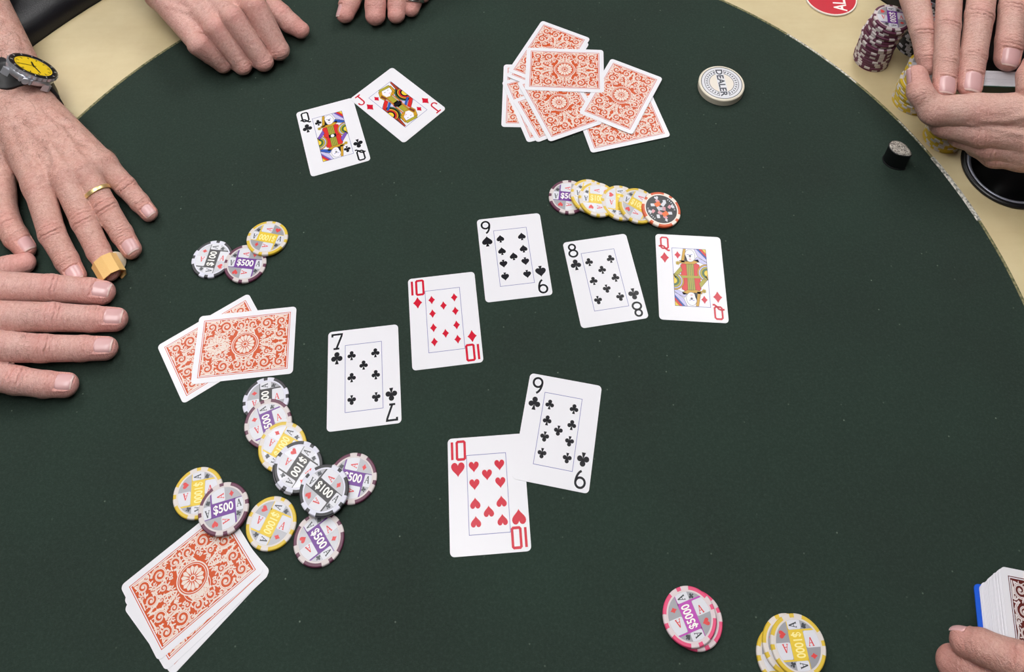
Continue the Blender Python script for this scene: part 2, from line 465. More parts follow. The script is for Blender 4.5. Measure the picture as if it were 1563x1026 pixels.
# ---- card back: scrolls and a rosette on a coloured ground
def back_mesh(name, ground, pale, accent):
    mb = MB(); z = CT + ZP; e = .09; cnt = [0]
    def lay():
        cnt[0] = (cnt[0] + 1) % 46; return cnt[0] * .0018
    def up_poly(pts, zz, m):
        a = sum(p[0] * q[1] - q[0] * p[1] for p, q in zip(pts, pts[1:] + pts[:1]))
        if abs(a) > 1e-3: mb.poly(pts if a > 0 else pts[::-1], zz + lay(), m)
    def up_stroke(pts, w, zz, m, flip=False):
        stroke(mb, pts[::-1] if flip else pts, (w[::-1] if flip and not np.isscalar(w) else w), zz + lay(), m)
    stroke(mb, [(x, y) for x, y in ((-26.6, -39.2), (26.6, -39.2), (26.6, 39.2), (-26.6, 39.2))], .55, z, ground, True)
    mb.poly([(-25.6, -38.2), (25.6, -38.2), (25.6, 38.2), (-25.6, 38.2)], z, ground)
    def clipq(p): return (max(-25.2, min(25.2, p[0])), max(-37.8, min(37.8, p[1])))
    def scroll(cx, cy, r, a0, turns, hand, w, dz):
        n = int(16 * turns); pts, ws = [], []
        for i in range(n + 1):
            t = i / n; a = a0 + hand * turns * 2 * math.pi * t; q = r * (1 - .86 * t ** .8)
            pts.append((cx + q * math.cos(a), cy + q * math.sin(a))); ws.append(w * (1 - .45 * t))
        return pts, ws, dz
    curls = [(19.2, 31.6, 5.6, -2.2, 1.6, 1, 1.7), (18.4, 18.2, 6.6, 1.2, 1.7, -1, 1.8), (7.0, 31.0, 5.6, -.6, 1.6, -1, 1.6),
             (18.8, 5.6, 5.4, 2.6, 1.5, 1, 1.5), (8.6, 20.0, 3.8, 3.6, 1.5, 1, 1.3), (13.4, 11.6, 3.0, -1.2, 1.3, 1, 1.1),
             (2.6, 17.0, 2.4, .4, 1.3, -1, 1.0), (13.0, 26.0, 2.6, 2.0, 1.3, 1, 1.0), (13.4, 4.4, 2.6, .6, 1.3, -1, 1.0), (2.4, 24.6, 2.4, 3.4, 1.3, 1, 1.0), (23.2, 12.2, 2.2, 2.4, 1.3, -1, .9), (12.8, 35.2, 2.2, 4.0, 1.3, 1, .9)]
    leaf = [(0, 0), (.35, .26), (.75, .22), (1, 0), (.7, -.1), (.35, -.08)]
    for mx in (1, -1):
        for my in (1, -1):
            def T(p): return clipq((p[0] * mx, p[1] * my))
            for k, c in enumerate(curls):
                pts, ws, _ = scroll(*c, 0)
                up_stroke([T(p) for p in pts], ws, z + e, pale)
                up_stroke([T(p) for p in pts[1:-2]], [q * .16 for q in ws[1:-2]], z + 2 * e, accent)
                up_poly([T(p) for p in circ(c[0], c[1], c[2] * .17, 9)], z + e, pale)
                for q in range(7):                                     # lobes along the outer turn
                    a = c[3] + c[5] * (q * .62 + .3); rr = c[2] * (1 - .06 * q)
                    lx, ly = c[0] + rr * math.cos(a), c[1] + rr * math.sin(a)
                    ang = math.degrees(a) + c[5] * 42
                    up_poly([T(p) for p in xf(leaf, lx, ly, 3.2 - .18 * q, ang, 1, c[5])], z + e, pale)
                for q in range(6):                                     # inner leaf teeth
                    a = c[3] + c[5] * (q * .75 + .2); rr = c[2] * (.86 - .05 * q)
                    lx, ly = c[0] + rr * math.cos(a), c[1] + rr * math.sin(a)
                    up_poly([T(p) for p in xf(leaf, lx, ly, 1.9, math.degrees(a) + 180 - c[5] * 60, 1, -c[5])], z + e, pale)
            for st in ([(0, 13), (2.4, 17), (4.6, 24), (2, 29), (1, 37)], [(4, 37), (12, 36.4), (15, 37.4)], [(24.8, 37), (24.6, 30), (24.9, 25)],
                       [(8.6, 8), (13, 6.4), (16, 1)], [(24.8, 12), (23.8, 6), (24.9, .5)], [(12.6, 27), (12, 22), (12.8, 16)], [(11.6, 3.4), (13.6, 1.8), (14.4, -.2)]):
                up_stroke([T(p) for p in st], [.9 + .5 * (i % 2) for i in range(len(st))], z + e, pale)
            for (lx, ly, s_, a) in ((1.5, 36, 4, 200), (14, 26, 3.4, 60), (13, 33.6, 3, 250), (24.5, 24.6, 3.4, 110), (24.4, 10.8, 3, 140), (3.2, 24, 3, 20), (3, 20, 3, 160), (12.6, 16, 3, 10),
                                    (10.8, 14.5, 3, 250), (23.8, 36.8, 3.4, 200), (9, 25.2, 2.6, 100), (22.8, .8, 3, 190), (15, 24.4, 2.4, 300), (5, 15.6, 2.6, 60), (15.2, 2.4, 2.4, 100)):
                up_poly([T(p) for p in xf(leaf, lx, ly, s_, a)], z + e, pale)
                up_poly([T(p) for p in xf(leaf, lx, ly, s_ * .8, a + 55, 1, -1)], z + e, pale)
    # rosette
    ov = lambda r, n=40: [(r * math.cos(2 * math.pi * i / n), r * 1.06 * math.sin(2 * math.pi * i / n)) for i in range(n)]
    mb.poly(ov(11.6), z + 3 * e, pale); mb.poly(ov(10.7), z + 4 * e, ground)
    stroke(mb, ov(9.7), .5, z + 5 * e, pale, True)
    for k in range(14):
        mb.poly(xf([(2.4, 0), (5.2, 1.0), (7.4, 1.5), (8.8, 0), (7.4, -1.5), (5.2, -1.0)], 0, 0, 1, k * 360 / 14), z + 5 * e, pale)
    mb.poly(ov(2.2, 16), z + 5 * e, pale); mb.poly(ov(1.35, 14), z + 6 * e, ground)
    return mb.mesh(name)

ME_BACK_O = back_mesh('back_print', mat('ink_orange', S(200, 80, 34), .3, spec=.22), mat('ink_cream', S(228, 212, 203), .3, spec=.22), mat('ink_orange_pale', S(212, 130, 94), .3, spec=.22))
ME_BACK_B = back_mesh('back_print_brown', mat('ink_dark_brown', S(94, 38, 34), .3, spec=.22), mat('ink_cream_grey', S(220, 212, 212), .3, spec=.22), mat('ink_brown_pale', S(150, 104, 98), .3, spec=.22))

def card_at(x, y, th, z, label, face=None, group=None, parent=None):
    t = thing('playing_card', label, 'playing card', group, loc=W((x, y, z)), rot=(0, 0, th))
    obj('card_stock', ME_STOCK, t)
    if face:
        ix, pr = face_meshes(*face)
        a = obj('corner_index', ix, t)
        obj('corner_index', ix, t, rot=(0, 0, math.pi))
        obj('face_print', pr, t)
    else:
        obj('back_print', ME_BACK_O, t)
    return t

def by_short(A, B, z=0):
    a, b = H(*A, z), H(*B, z); d = b - a; th = math.atan2(d[1], d[0])
    c = (a + b) / 2 + np.array([math.sin(th), -math.cos(th), 0]) * CH / 2
    return c[0], c[1], th

def by_long(TL, BL, z=0):
    a, b = H(*TL, z), H(*BL, z); d = b - a; th = math.atan2(d[1], d[0]) + math.pi / 2
    c = (a + b) / 2 + np.array([math.cos(th), math.sin(th), 0]) * CW / 2
    return c[0], c[1], th

# ------------------------------------------------------------------ poker chips
CR, CTH = 19.8, 3.3
CHIP = {'black': (S(40, 40, 46), S(44, 42, 46), '$100', S(212, 212, 226)), 'maroon': (S(98, 46, 72), S(104, 42, 142), '$500', S(208, 198, 198)),
        'yellow': (S(214, 182, 50), S(226, 192, 40), '$1000', S(214, 206, 202)), 'pink': (S(224, 72, 118), S(182, 60, 172), '$5000', S(214, 198, 202)),
        'orange': (S(212, 92, 50), S(20, 20, 26), '', S(238, 226, 216))}

def clip_circle(pts, r, n=40):
    out = pts
    for i in range(n):
        a = 2 * math.pi * (i + .5) / n; nx, ny = math.cos(a), math.sin(a); d = r
        src, out = out, []
        for k in range(len(src)):
            p, q = src[k], src[(k + 1) % len(src)]
            dp, dq = p[0] * nx + p[1] * ny - d, q[0] * nx + q[1] * ny - d
            if dp <= 0: out.append(p)
            if (dp < 0 < dq) or (dq < 0 < dp):
                t = dp / (dp - dq); out.append((p[0] + t * (q[0] - p[0]), p[1] + t * (q[1] - p[1])))
        if not out: return []
    return out

CHIP_ME = {}
def chip_meshes(kind):
    if kind in CHIP_ME: return CHIP_ME[kind]
    c, strip, txt, wh = CHIP[kind]
    mc = mat('chip_' + kind, c, .42, spec=.45); mw = mat('chip_white_' + kind, wh, .42, spec=.45)
    ms = mat('chip_strip_' + kind, strip, .4)
    mg = mat('chip_silver', S(156, 156, 162), .3, metal=.25); mp = mat('chip_paper', S(212, 212, 220), .4)
    red = mat('chip_red', S(214, 58, 58), .4); blk = mat('chip_ink', S(52, 56, 62), .4)
    b = MB(); b0 = .25
    lathe(b, [(0, 0), (CR - .6, 0), (CR, b0 + .35), (CR, CTH - b0 - .35), (CR - .6, CTH), (0, CTH)], 64, mc)
    s = MB(); e = .06
    prof = [(CR - .6, -.0), (CR + e, .55), (CR + e, CTH - .55), (CR - .6, CTH + e), (17.0, CTH + e)]
    for q in range(4):
        for a0, a1 in ((-23, -5.2), (5.2, 23)):
            lathe(s, prof, 4, mw, False, math.radians(q * 90 + a0), math.radians(q * 90 + a1))
    lathe(s, [(17.1, CTH + e), (15.6, CTH + e)], 56, mw)
    i = MB(); z = CTH + .08; R = 15.9
    if kind != 'orange':
        i.poly(circ(0, 0, R, 48), z, mg)
        hw, hh = 8.6, 5.0
        def P(pts, m, dz):
            q = clip_circle(pts, R - .1)
            if len(q) > 2: i.poly(q, z + dz, m)
        P([(-hw - 1, -hh - .4), (hw + 1, -hh - .4), (hw + 1, hh + .4), (-hw - 1, hh + .4)], ms, .03)
        for t in (0, 180):
            T = lambda p: xf(p, 0, 0, 1, t)
            P(T([(-hw - 1, hh), (-hw + .1, hh), (-hw + .1, 17), (-hw - 1, 17)]), ms, .03)
            P(T([(hw, hh - .4), (17, hh - .4), (17, hh + .4), (hw, hh + .4)]), ms, .03)
            P(T(xf(rrect(10.4, 13, 1.2, 3), -hw + 5.4, hh + 7.1)), mp, .05)            # ace cards of the pinwheel
            P(T(xf(rrect(9, 9.4, 1.2, 3), hw + 5.6, 5.0 - 5.1 + .2)), mp, .05)
            suit(i, 'D' if t == 0 else 'H', *T([(7.2, 9.6)])[0], 5.2, z + .07, red, t)
            suit(i, 'C' if t == 0 else 'S', *T([(11.4, -6.8)])[0], 4.2, z + .07, blk, t + 20)
            for pts, cl in glyph('A'):                                                # the two aces of each half
                q = [((px - .35) * 4.6, (py - .5) * 5.2) for px, py in pts]
                stroke(i, T(xf(q, -1.6, 9.6, 1, 90)), .85 if cl == 0 else .45, z + .07, red)
                q = [((px - .35) * 4.2, (py - .5) * 5.4) for px, py in pts]
                stroke(i, T(xf(q, 12.4, 1.0, 1, 0)), .85 if cl == 0 else .45, z + .07, blk)
        wt = mat('chip_number', S(240, 238, 232), .4) if kind != 'yellow' else mat('chip_number_pale', S(244, 228, 150), .4)
        put_text(i, txt, 0, 0, 6.3, z + .06, wt, 0, .022, {4: .86, 5: .70}[len(txt)])
    else:
        mk = mat('chip_black_inlay', S(16, 18, 26), .35); mo = mat('chip_orange_ink', S(232, 112, 48), .4)
        mp2 = mat('chip_pink_ink', S(214, 150, 160), .4)
        i.poly(circ(0, 0, R, 48), z, mk)
        for a, m_, r_ in ((0, mo, 4.4), (180, mo, 4.4)):
            cx, cy = 6.2 * math.cos(math.radians(a - 20)), 6.2 * math.sin(math.radians(a - 20))
            i.poly(xf(rrect(4.6, 6.4, .8, 3), cx, cy, 1, -18), z + .05, mo)
        for k in range(8):
            a = k * 45 + 12; cx, cy = 9.4 * math.cos(math.radians(a)), 9.4 * math.sin(math.radians(a))
            i.poly(xf(rrect(4.2, 3.2, .6, 3), cx, cy, 1, a + 30), z + .03, mp2 if k % 2 else mp)
        for k in range(5):
            i.poly(xf(rrect(3.4, 4.4, .5, 3), *[( -1.5, 5.6), (1.8, 2.0), (-2.2, -1.2), (1.2, -4.6), (0, .4)][k], 1, k * 33), z + .06, mp if k % 2 == 0 else mp2)
        for k, sname in enumerate('SHCD'):
            a = math.radians(k * 90 + 55)
            suit(i, sname, 12.6 * math.cos(a), 12.6 * math.sin(a), 4.4, z + .05, mp, k * 90 - 35)
        for k in range(-3, 4):
            for base in (90, 270):
                a = math.radians(base - 25 + k * 9); i.poly(xf(rrect(.8, 1.6, .2, 2), 13.6 * math.cos(a), 13.6 * math.sin(a), 1, math.degrees(a) - 90), z + .05, mp)
    CHIP_ME[kind] = (b.mesh('body'), s.mesh('edge_spots'), i.mesh('inlay'))
    return CHIP_ME[kind]

def chip(kind, mw, label, group):
    t = thing('poker_chip', label, 'poker chip', group, mw=mw)
    b, s, i = chip_meshes(kind)
    obj('body', b, t); obj('edge_spots', s, t); obj('inlay', i, t)
    return t

def frame(n, ang):
    """rotation with z axis n, and x axis at heading ang in plan"""
    n = np.array(n, float); n /= np.linalg.norm(n)
    x = np.array([math.cos(ang), math.sin(ang), 0.]); x -= n * x.dot(n); x /= np.linalg.norm(x)
    y = np.cross(n, x)
    return Matrix(((x[0], y[0], n[0], 0), (x[1], y[1], n[1], 0), (x[2], y[2], n[2], 0), (0, 0, 0, 1)))

def px_heading(u, v, du, dv, z=3.):
    a, b = H(u, v, z), H(u + du * .05, v + dv * .05, z); d = b - a
    return math.atan2(d[1], d[0])

def chip_px(kind, u, v, text, label, group, z=0., lean=None):
    """u,v: middle of the top face; text: reading direction in the photo; lean: centre pixel of the chip it leans on"""
    n = np.array([0, 0, 1.]); zc = z
    c = H(u, v, z + CTH)
    if lean is not None:
        q = H(*lean, z + CTH); d = (c - q)[:2]; L = np.hypot(*d); d /= L
        a = math.atan2(CTH * 1.04, L)
        n = np.array([d[0] * math.sin(a), d[1] * math.sin(a), math.cos(a)])
        zc = z + CR * math.sin(a)
        c = H(u, v, zc + CTH * math.cos(a))
    pos = np.array([c[0], c[1], 0]) - np.array([n[0], n[1], 0]) * CTH + np.array([0, 0, zc])
    mw = Matrix.Translation(W(pos)) @ frame(n, px_heading(u, v, *text))
    return chip(kind, mw, label, group)

# ------------------------------------------------------------------ the room
def plain_box(name, x0, x1, y0, y1, z0, z1, m):
    b = MB(); box(b, x0 * 1000, x1 * 1000, y0 * 1000, y1 * 1000, z0 * 1000, z1 * 1000, m)
    return structure(name, b.mesh(name))
def carpet():
    m = mat('grey_carpet', S(92, 90, 92), .95, spec=.1); t = NT(m); v = t.coords()
    n = t.n('ShaderNodeTexNoise', Scale=220., Detail=3.); t.l(v, n.inputs['Vector'])
    t.l(t.ramp(n.outputs[0], [(.3, S(70, 68, 72)), (.7, S(110, 108, 108))]), t.b.inputs['Base Color']); t.bump(n.outputs[0], .6, .004)
    return m
def plaster():
    m = mat('painted_plaster', S(116, 110, 104), .85, spec=.2); t = NT(m); v = t.coords()
    n = t.n('ShaderNodeTexNoise', Scale=60., Detail=4.); t.l(v, n.inputs['Vector']); t.bump(n.outputs[0], .1, .002)
    return m
RX0, RX1, RY0, RY1 = -2.9, 3.6, -2.6, 3.2
plain_box('floor', RX0 - .1, RX1 + .1, RY0 - .1, RY1 + .1, -.1, 0, carpet())
plain_box('ceiling', RX0 - .1, RX1 + .1, RY0 - .1, RY1 + .1, CEIL, CEIL + .1, plaster())
plain_box('wall_left', RX0 - .1, RX0, RY0 - .1, RY1 + .1, 0, CEIL, plaster())
plain_box('wall_right', RX1, RX1 + .1, RY0 - .1, RY1 + .1, 0, CEIL, plaster())
plain_box('wall_back', RX0, RX1, RY1, RY1 + .1, 0, CEIL, plaster())
plain_box('wall_front', RX0, RX1, RY0 - .1, RY0, 0, CEIL, plaster())

_f = MB()
for a in ((-300, 300, -600, -580), (-300, 300, 580, 600), (-300, -280, -580, 580), (280, 300, -580, 580)): box(_f, *a, -30, 0, mat('white_metal', S(230, 230, 230), .4))
ME_PF = _f.mesh('lamp_frame')
_f = MB(); box(_f, -280, 280, -580, 580, -22, -4, mat('lamp_diffuser', S(240, 240, 240), .5, emit=(1.0, .985, .97, 1), strength=PANEL_STRENGTH)); ME_PD = _f.mesh('diffuser')
for k, (x, y) in enumerate(PANELS):
    t = thing('ceiling_light', 'white rectangular fluorescent ceiling panel above the card table', 'ceiling light', 'ceiling light panels', loc=(x, y, CEIL))
    obj('lamp_frame', ME_PF, t); obj('diffuser', ME_PD, t)

# ------------------------------------------------------------------ the table
TC = np.array([-33.45, 397.8]); RF, RO, RR = 507.2, 636.5, 765.
table = thing('poker_table', 'round poker table with dark green felt, pale wood rim and black padded edge', 'table', loc=W((TC[0], TC[1], -TZ * 1000)))
TB = TZ * 1000
def tpart(name, build, smooth=True, parent=None):
    b = MB(); build(b); return obj(name, b.mesh(name, smooth), parent or table)
tpart('felt', lambda b: lathe(b, [(0, TB - 14), (RF - 1.2, TB - 14), (RF - 1.2, TB), (RF * .5, TB), (0, TB)], 160, M_FELT), False)
tpart('felt_edge', lambda b: lathe(b, [(RF - 1.2, TB - 3), (RF - 1.4, TB + .25), (RF - .1, TB + .5), (RF + 1.3, TB + .25), (RF + 1.3, TB - 3)], 200, M_EDGE))
for a0, a1, w in ((math.radians(12), math.radians(21), 4.2), (math.radians(34), math.radians(45), 2.2), (math.radians(22), math.radians(27), 1.8), (math.radians(-6), math.radians(0), 1.4)):
    tpart('frayed_edge', lambda b: lathe(b, [(RF - w * .6, TB + .1), (RF - w * .3, TB + .7), (RF + w * .2, TB + .8), (RF + w * .55, TB + .15)], 40, M_FRAY, False, a0 + math.radians(0), a1))
track = tpart('racetrack', lambda b: lathe(b, [(RF + 1.2, TB - 22), (RF + 1.2, TB + .1), (RO, TB + .1), (RO, TB - 22)], 160, M_WOOD, True), False)
def rail(b):
    prof = [(RO, TB - 30)] + [(RO + 1 + 64 - 64 * math.cos(math.radians(t)), TB - 4 + 44 * math.sin(math.radians(t)) ** .8) for t in np.linspace(4, 176, 22)] + [(RR, TB - 60), (RR - 30, TB - 75), (RO + 10, TB - 75)]
    lathe(b, prof, 160, M_VINYL, True)
tpart('padded_rail', rail)
tpart('underframe', lambda b: lathe(b, [(0, TB - 70), (RO - 40, TB - 70), (RO - 10, TB - 22), (0, TB - 22)][::-1], 64, mat('dark_wood', S(60, 44, 34), .5)), False)
tpart('pedestal', lambda b: lathe(b, [(0, 0), (330, 0), (330, 30), (90, 60), (80, TB - 70), (0, TB - 70)], 48, mat('black_steel', S(28, 28, 30), .4, metal=.6)), False)

# cup holder let into the wooden rim
CUP = np.array([514., 562.]) - TC; CUPR = 47.
def hole(b): lathe(b, [(0, TB - 60), (CUPR - 6, TB - 60), (CUPR - 6, TB + 20), (0, TB + 20)], 48, M_WOOD)
_h = MB(); hole(_h); cut = bpy.data.objects.new('cut', _h.mesh('cut')); COL.objects.link(cut)
cut.location = (CUP[0] * .001, CUP[1] * .001, 0); cut.parent = table
for tgt in [o for o in table.children if o.name in ('racetrack', 'underframe')]:
    bo = tgt.modifiers.new('hole', 'BOOLEAN'); bo.object = cut; bo.operation = 'DIFFERENCE'; bo.solver = 'EXACT'
    bpy.context.view_layer.update()
    ev = tgt.evaluated_get(bpy.context.evaluated_depsgraph_get())
    nm = bpy.data.meshes.new_from_object(ev); tgt.modifiers.clear(); tgt.data = nm
bpy.data.objects.remove(cut)
M_CUP = mat('black_plastic', S(14, 14, 17), .35); M_CUPM = mat('brushed_steel_rim', S(150, 152, 166), .42, metal=.55)
cup = obj('cup_holder', None, table, loc=(CUP[0] * .001, CUP[1] * .001, 0))
def cup_part(name, prof, m):
    b = MB(); lathe(b, prof, 64, m, True); return obj(name, b.mesh(name, True), cup)
cup_part('outer_lip', [(CUPR - 4.6, TB + .2), (CUPR - .4, TB + .2), (CUPR + .6, TB + 1.2), (CUPR - .2, TB + 3.2), (CUPR - 2.4, TB + 4.2), (CUPR - 4.6, TB + 4.0)], M_CUP)
cup_part('steel_rim', [(CUPR - 4.6, TB + .3), (CUPR - 4.5, TB + 4.3), (CUPR - 6.8, TB + 4.2), (CUPR - 9.8, TB + .6), (CUPR - 9.6, TB - 3), (CUPR - 7, TB - 3)], M_CUPM)
cup_part('cup_well', [(CUPR - 9.2, TB + .4), (CUPR - 9.8, TB + .2), (CUPR - 11.5, TB - 52), (.5, TB - 55), (.5, TB - 57), (CUPR - 8.5, TB - 56)], M_CUP)

# ------------------------------------------------------------------ face-up cards
FACE = [('7', 'C', -134.326, 353.314, .113, 0, 'seven of clubs lying face up alone on the green felt'),
        ('10', 'D', -65.215, 405.364, .115, 0, 'ten of diamonds lying face up between the seven and nine'),
        ('9', 'S', -.994, 469.116, .114, 0, 'nine of spades lying face up on the green felt'),
        ('8', 'C', 85.161, 443.92, .151, 0, 'eight of clubs lying face up on the felt'),
        ('Q', 'D', 167.429, 445.304, -.071, 0, 'queen of diamonds lying face up beside the eight of clubs'),
        ('10', 'H', -23.579, 256.642, .063, 0, 'ten of hearts face up, partly under the nine of clubs'),
        ('9', 'C', 35.5, 304.694, -.195, .32, 'nine of clubs face up, overlapping the ten of hearts'),
        ('Q', 'C', -194.851, 614.841, .33, 0, 'queen of clubs face up, touching the jack of diamonds'),
        ('J', 'D', -127.892, 657.413, .816, .32, 'jack of diamonds lying face up, tilted beside the queen of clubs')]
for r, s, x, y, th, z, lab in FACE: card_at(x, y, th, z + .05, lab, (r, s), 'face-up playing cards')

# ------------------------------------------------------------------ orange-backed cards
def zp(ox, oy, sc, *pts): return [(ox + a / sc, oy + b / sc) for a, b in pts]
Z2 = lambda *p: zp(750, 20, 4.462, *p)
MUCK = [(by_short(*Z2((454, 782), (80, 776))), 'orange-backed card at the bottom of the discard pile, squared to the table'),
        (by_long(*Z2((68, 466), (248, 890))), 'orange-backed card, lowest of the leftward fan in the discard pile'),
        (by_short(*Z2((188, 527), (205, 300))), 'orange-backed card almost hidden beneath the top card of the discards'),
        (by_short(*Z2((312, 890), (140, 596))), 'orange-backed card, second of the leftward fan in the discard pile'),
        (by_short(*Z2((1090, 556), (1212, 828))), 'orange-backed card poking out beneath the tilted card near the dealer button'),
        (by_short(*Z2((340, 92), (664, 214))), 'orange-backed card just peeking out under the steeply tilted discard'),
        (by_short(*Z2((345, 60), (672, 180))), 'orange-backed card tilted steeply behind the topmost discard'),
        (by_short(*Z2((755, 762), (398, 887))), 'orange-backed card in the middle of the discards showing its rosette'),
        ((120.555, 664.61, -.492), 'orange-backed card tilted over the discards on the dealer button side'),
        ((59.244, 702.338, 1.512), 'orange-backed card lying topmost and crosswise on the discard pile')]
for k, ((x, y, th), lab) in enumerate(MUCK): card_at(x, y, th, .05 + k * .34, lab, None, 'orange-backed discards')
Z8 = lambda *p: zp(230, 440, 5.7, *p)
x, y, th = by_short(*Z8((280, 1004), (58, 509))); card_at(x, y, th, .05, 'orange-backed hole card, lower of the pair by the bare hand', None, 'orange-backed hole cards')
card_at(-244.778, 383.26, -4.612, .40, 'orange-backed hole card, upper of the pair by the bare hand', None, 'orange-backed hole cards')
Z3 = lambda *p: zp(170, 780, 4.172, *p)
for k, (pp, lab) in enumerate(((((388, 1052), (80, 622)), 'orange-backed card, lowest of three stacked under a maroon chip'),
                              (((330, 992), (96, 590)), 'orange-backed card, middle of three stacked under a maroon chip'),
                              (((298, 957), (60, 487)), 'orange-backed card, top of three with a maroon chip resting on it'))):
    x, y, th = by_short(*Z3(*pp)); card_at(x, y, th, .05 + .34 * k, lab, None, 'orange-backed hole cards')

# ------------------------------------------------------------------ loose chips
G1, G2, G3, G4 = 'chips beside the bandaged hand', 'chips pushed forward by the folded cards', 'chips in a slanting row', 'chips on the open felt'
chip_px('black', 323.9, 394.9, (50, -140), 'black and white hundred chip lying flat beneath a maroon chip', G1)
chip_px('maroon', 374.2, 401.9, (155, 8), 'maroon five hundred chip between a black and a yellow chip', G1, lean=(323.9, 394.9))
chip_px('yellow', 408, 362.7, (-130, -20), 'yellow thousand chip resting on a maroon chip near the bandaged finger', G1, lean=(374.2, 401.9))
chip_px('black', 405.5, 610.5, (0, -1), 'black hundred chip touching the pair of orange-backed cards', G2)
chip_px('maroon', 409, 646.5, (-.25, -1), 'maroon chip leaning on the black chip by the orange-backed pair', G2, lean=(405.5, 610.5))
chip_px('yellow', 431, 682, (.5, -.85), 'yellow chip between a maroon and a black chip in the cascade', G2, lean=(409, 646.5))
chip_px('black', 453, 715, (-60, 90), 'black hundred chip, lower of two stacked in the cascade', G2, lean=(431, 682))
chip_px('black', 455.4, 712.6, (-60, 90), 'black hundred chip with upside-down number, upper of two in the cascade', G2, z=3.45, lean=(431, 682))
chip_px('maroon', 538, 729.7, (60, 12), 'maroon five hundred chip half under the topmost black chip', G2)
chip_px('maroon', 486.5, 822.7, (60, 105), 'maroon five hundred chip touching the topmost black chip and a yellow chip', G2)
chip_px('black', 494.4, 748, (75, 65), 'black hundred chip lying on top of its neighbours in the cascade', G2, z=6.9)
chip_px('yellow', 302, 752.2, (-5, 100), 'yellow thousand chip half under the maroon chip on the cards', G2)
chip_px('maroon', 340.9, 776.3, (115, -35), 'maroon five hundred chip resting on a yellow chip and orange-backed cards', G2, z=3.5)
chip_px('yellow', 413.8, 798.5, (-50, 100), 'yellow thousand chip lying flat beside the orange-backed stack', G2)
chip_px('maroon', 867.5, 300, (1, .1), 'maroon chip at the end of the slanting chip row', G3)
chip_px('yellow', 900.6, 298.6, (1, .2), 'yellow chip leaning on the maroon chip of the slanting row', G3, lean=(867.5, 300))
chip_px('yellow', 913.1, 303.7, (1, .05), 'yellow thousand chip, second of its colour in the slanting row', G3, z=3.3, lean=(867.5, 300))
chip_px('yellow', 947.7, 308.9, (0, 1), 'yellow chip, third of its colour in the slanting row', G3, lean=(913.1, 303.7))
chip_px('yellow', 974.2, 313.3, (.9, .4), 'yellow chip leaning right under the orange chip', G3, lean=(947.7, 308.9))
chip_px('orange', 1009.5, 319.2, (1, .6), 'orange chip with black picture inlay ending the slanting row', G3, lean=(974.2, 313.3))
chip_px('pink', 1062, 946, (-45, -110), 'pink chip almost hidden under another pink chip', G4)
chip_px('pink', 1052.7, 940.9, (-45, -110), 'pink five thousand chip lying on another pink chip', G4, z=3.45)
chip_px('yellow', 1197, 1001, (30, 130), 'yellow chip, lowest of three slipped sideways on the felt', G4)
chip_px('yellow', 1206, 984.5, (60, 130), 'yellow chip, middle of three slipped sideways on the felt', G4, z=3.45)
chip_px('yellow', 1218.5, 984.9, (30, 130), 'yellow thousand chip, top of three slipped sideways on the felt', G4, z=6.9)

# ------------------------------------------------------------------ stacks on the wooden rim
ORD = ['first', 'second', 'third', 'fourth', 'fifth', 'sixth', 'seventh', 'eighth', 'ninth', 'tenth', 'eleventh', 'twelfth', 'thirteenth', 'fourteenth', 'fifteenth', 'sixteenth',
       'seventeenth', 'eighteenth', 'nineteenth', 'twentieth', 'twenty-first', 'twenty-second']
def stack(kind, u, v, n, where, group, shift, top=None):
    base = H(u, v, 0)
    for k in range(n):
        dx, dy = shift(k); j = rng.uniform(-.5, .5, 2)
        mw = Matrix.Translation(W(base + np.array([dx + j[0], dy + j[1], .12 + k * (CTH + .13)]))) @ Matrix.Rotation(rng.uniform(0, 6.28) if top is None or k < n - 1 else top, 4, 'Z')
        chip(kind, mw, f'{kind} chip, {ORD[k]} from the bottom of the {where}', group)
stack('maroon', 1329, 91, 20, 'tall stack beside the red disc', 'maroon chip stack', lambda k: (0, 0) if k < 11 else ((k - 10) * .75, 1.2 + (k % 3) * .6), px_heading(1352, 28, 10, 100))
stack('black', 1393, 70, 17, 'dark stack behind the hands', 'black chip stack', lambda k: (0, 0))
stack('yellow', 1389, 155, 17, 'stack beside the deck-holding hands', 'yellow chip stack', lambda k: (0, 0) if k < 10 else (3.4, 2.2))
stack('yellow', 1437, 212, 9, 'stack in the shade under the hands', 'shaded yellow chip stack', lambda k: (0, 0) if k < 5 else (-1, 1))

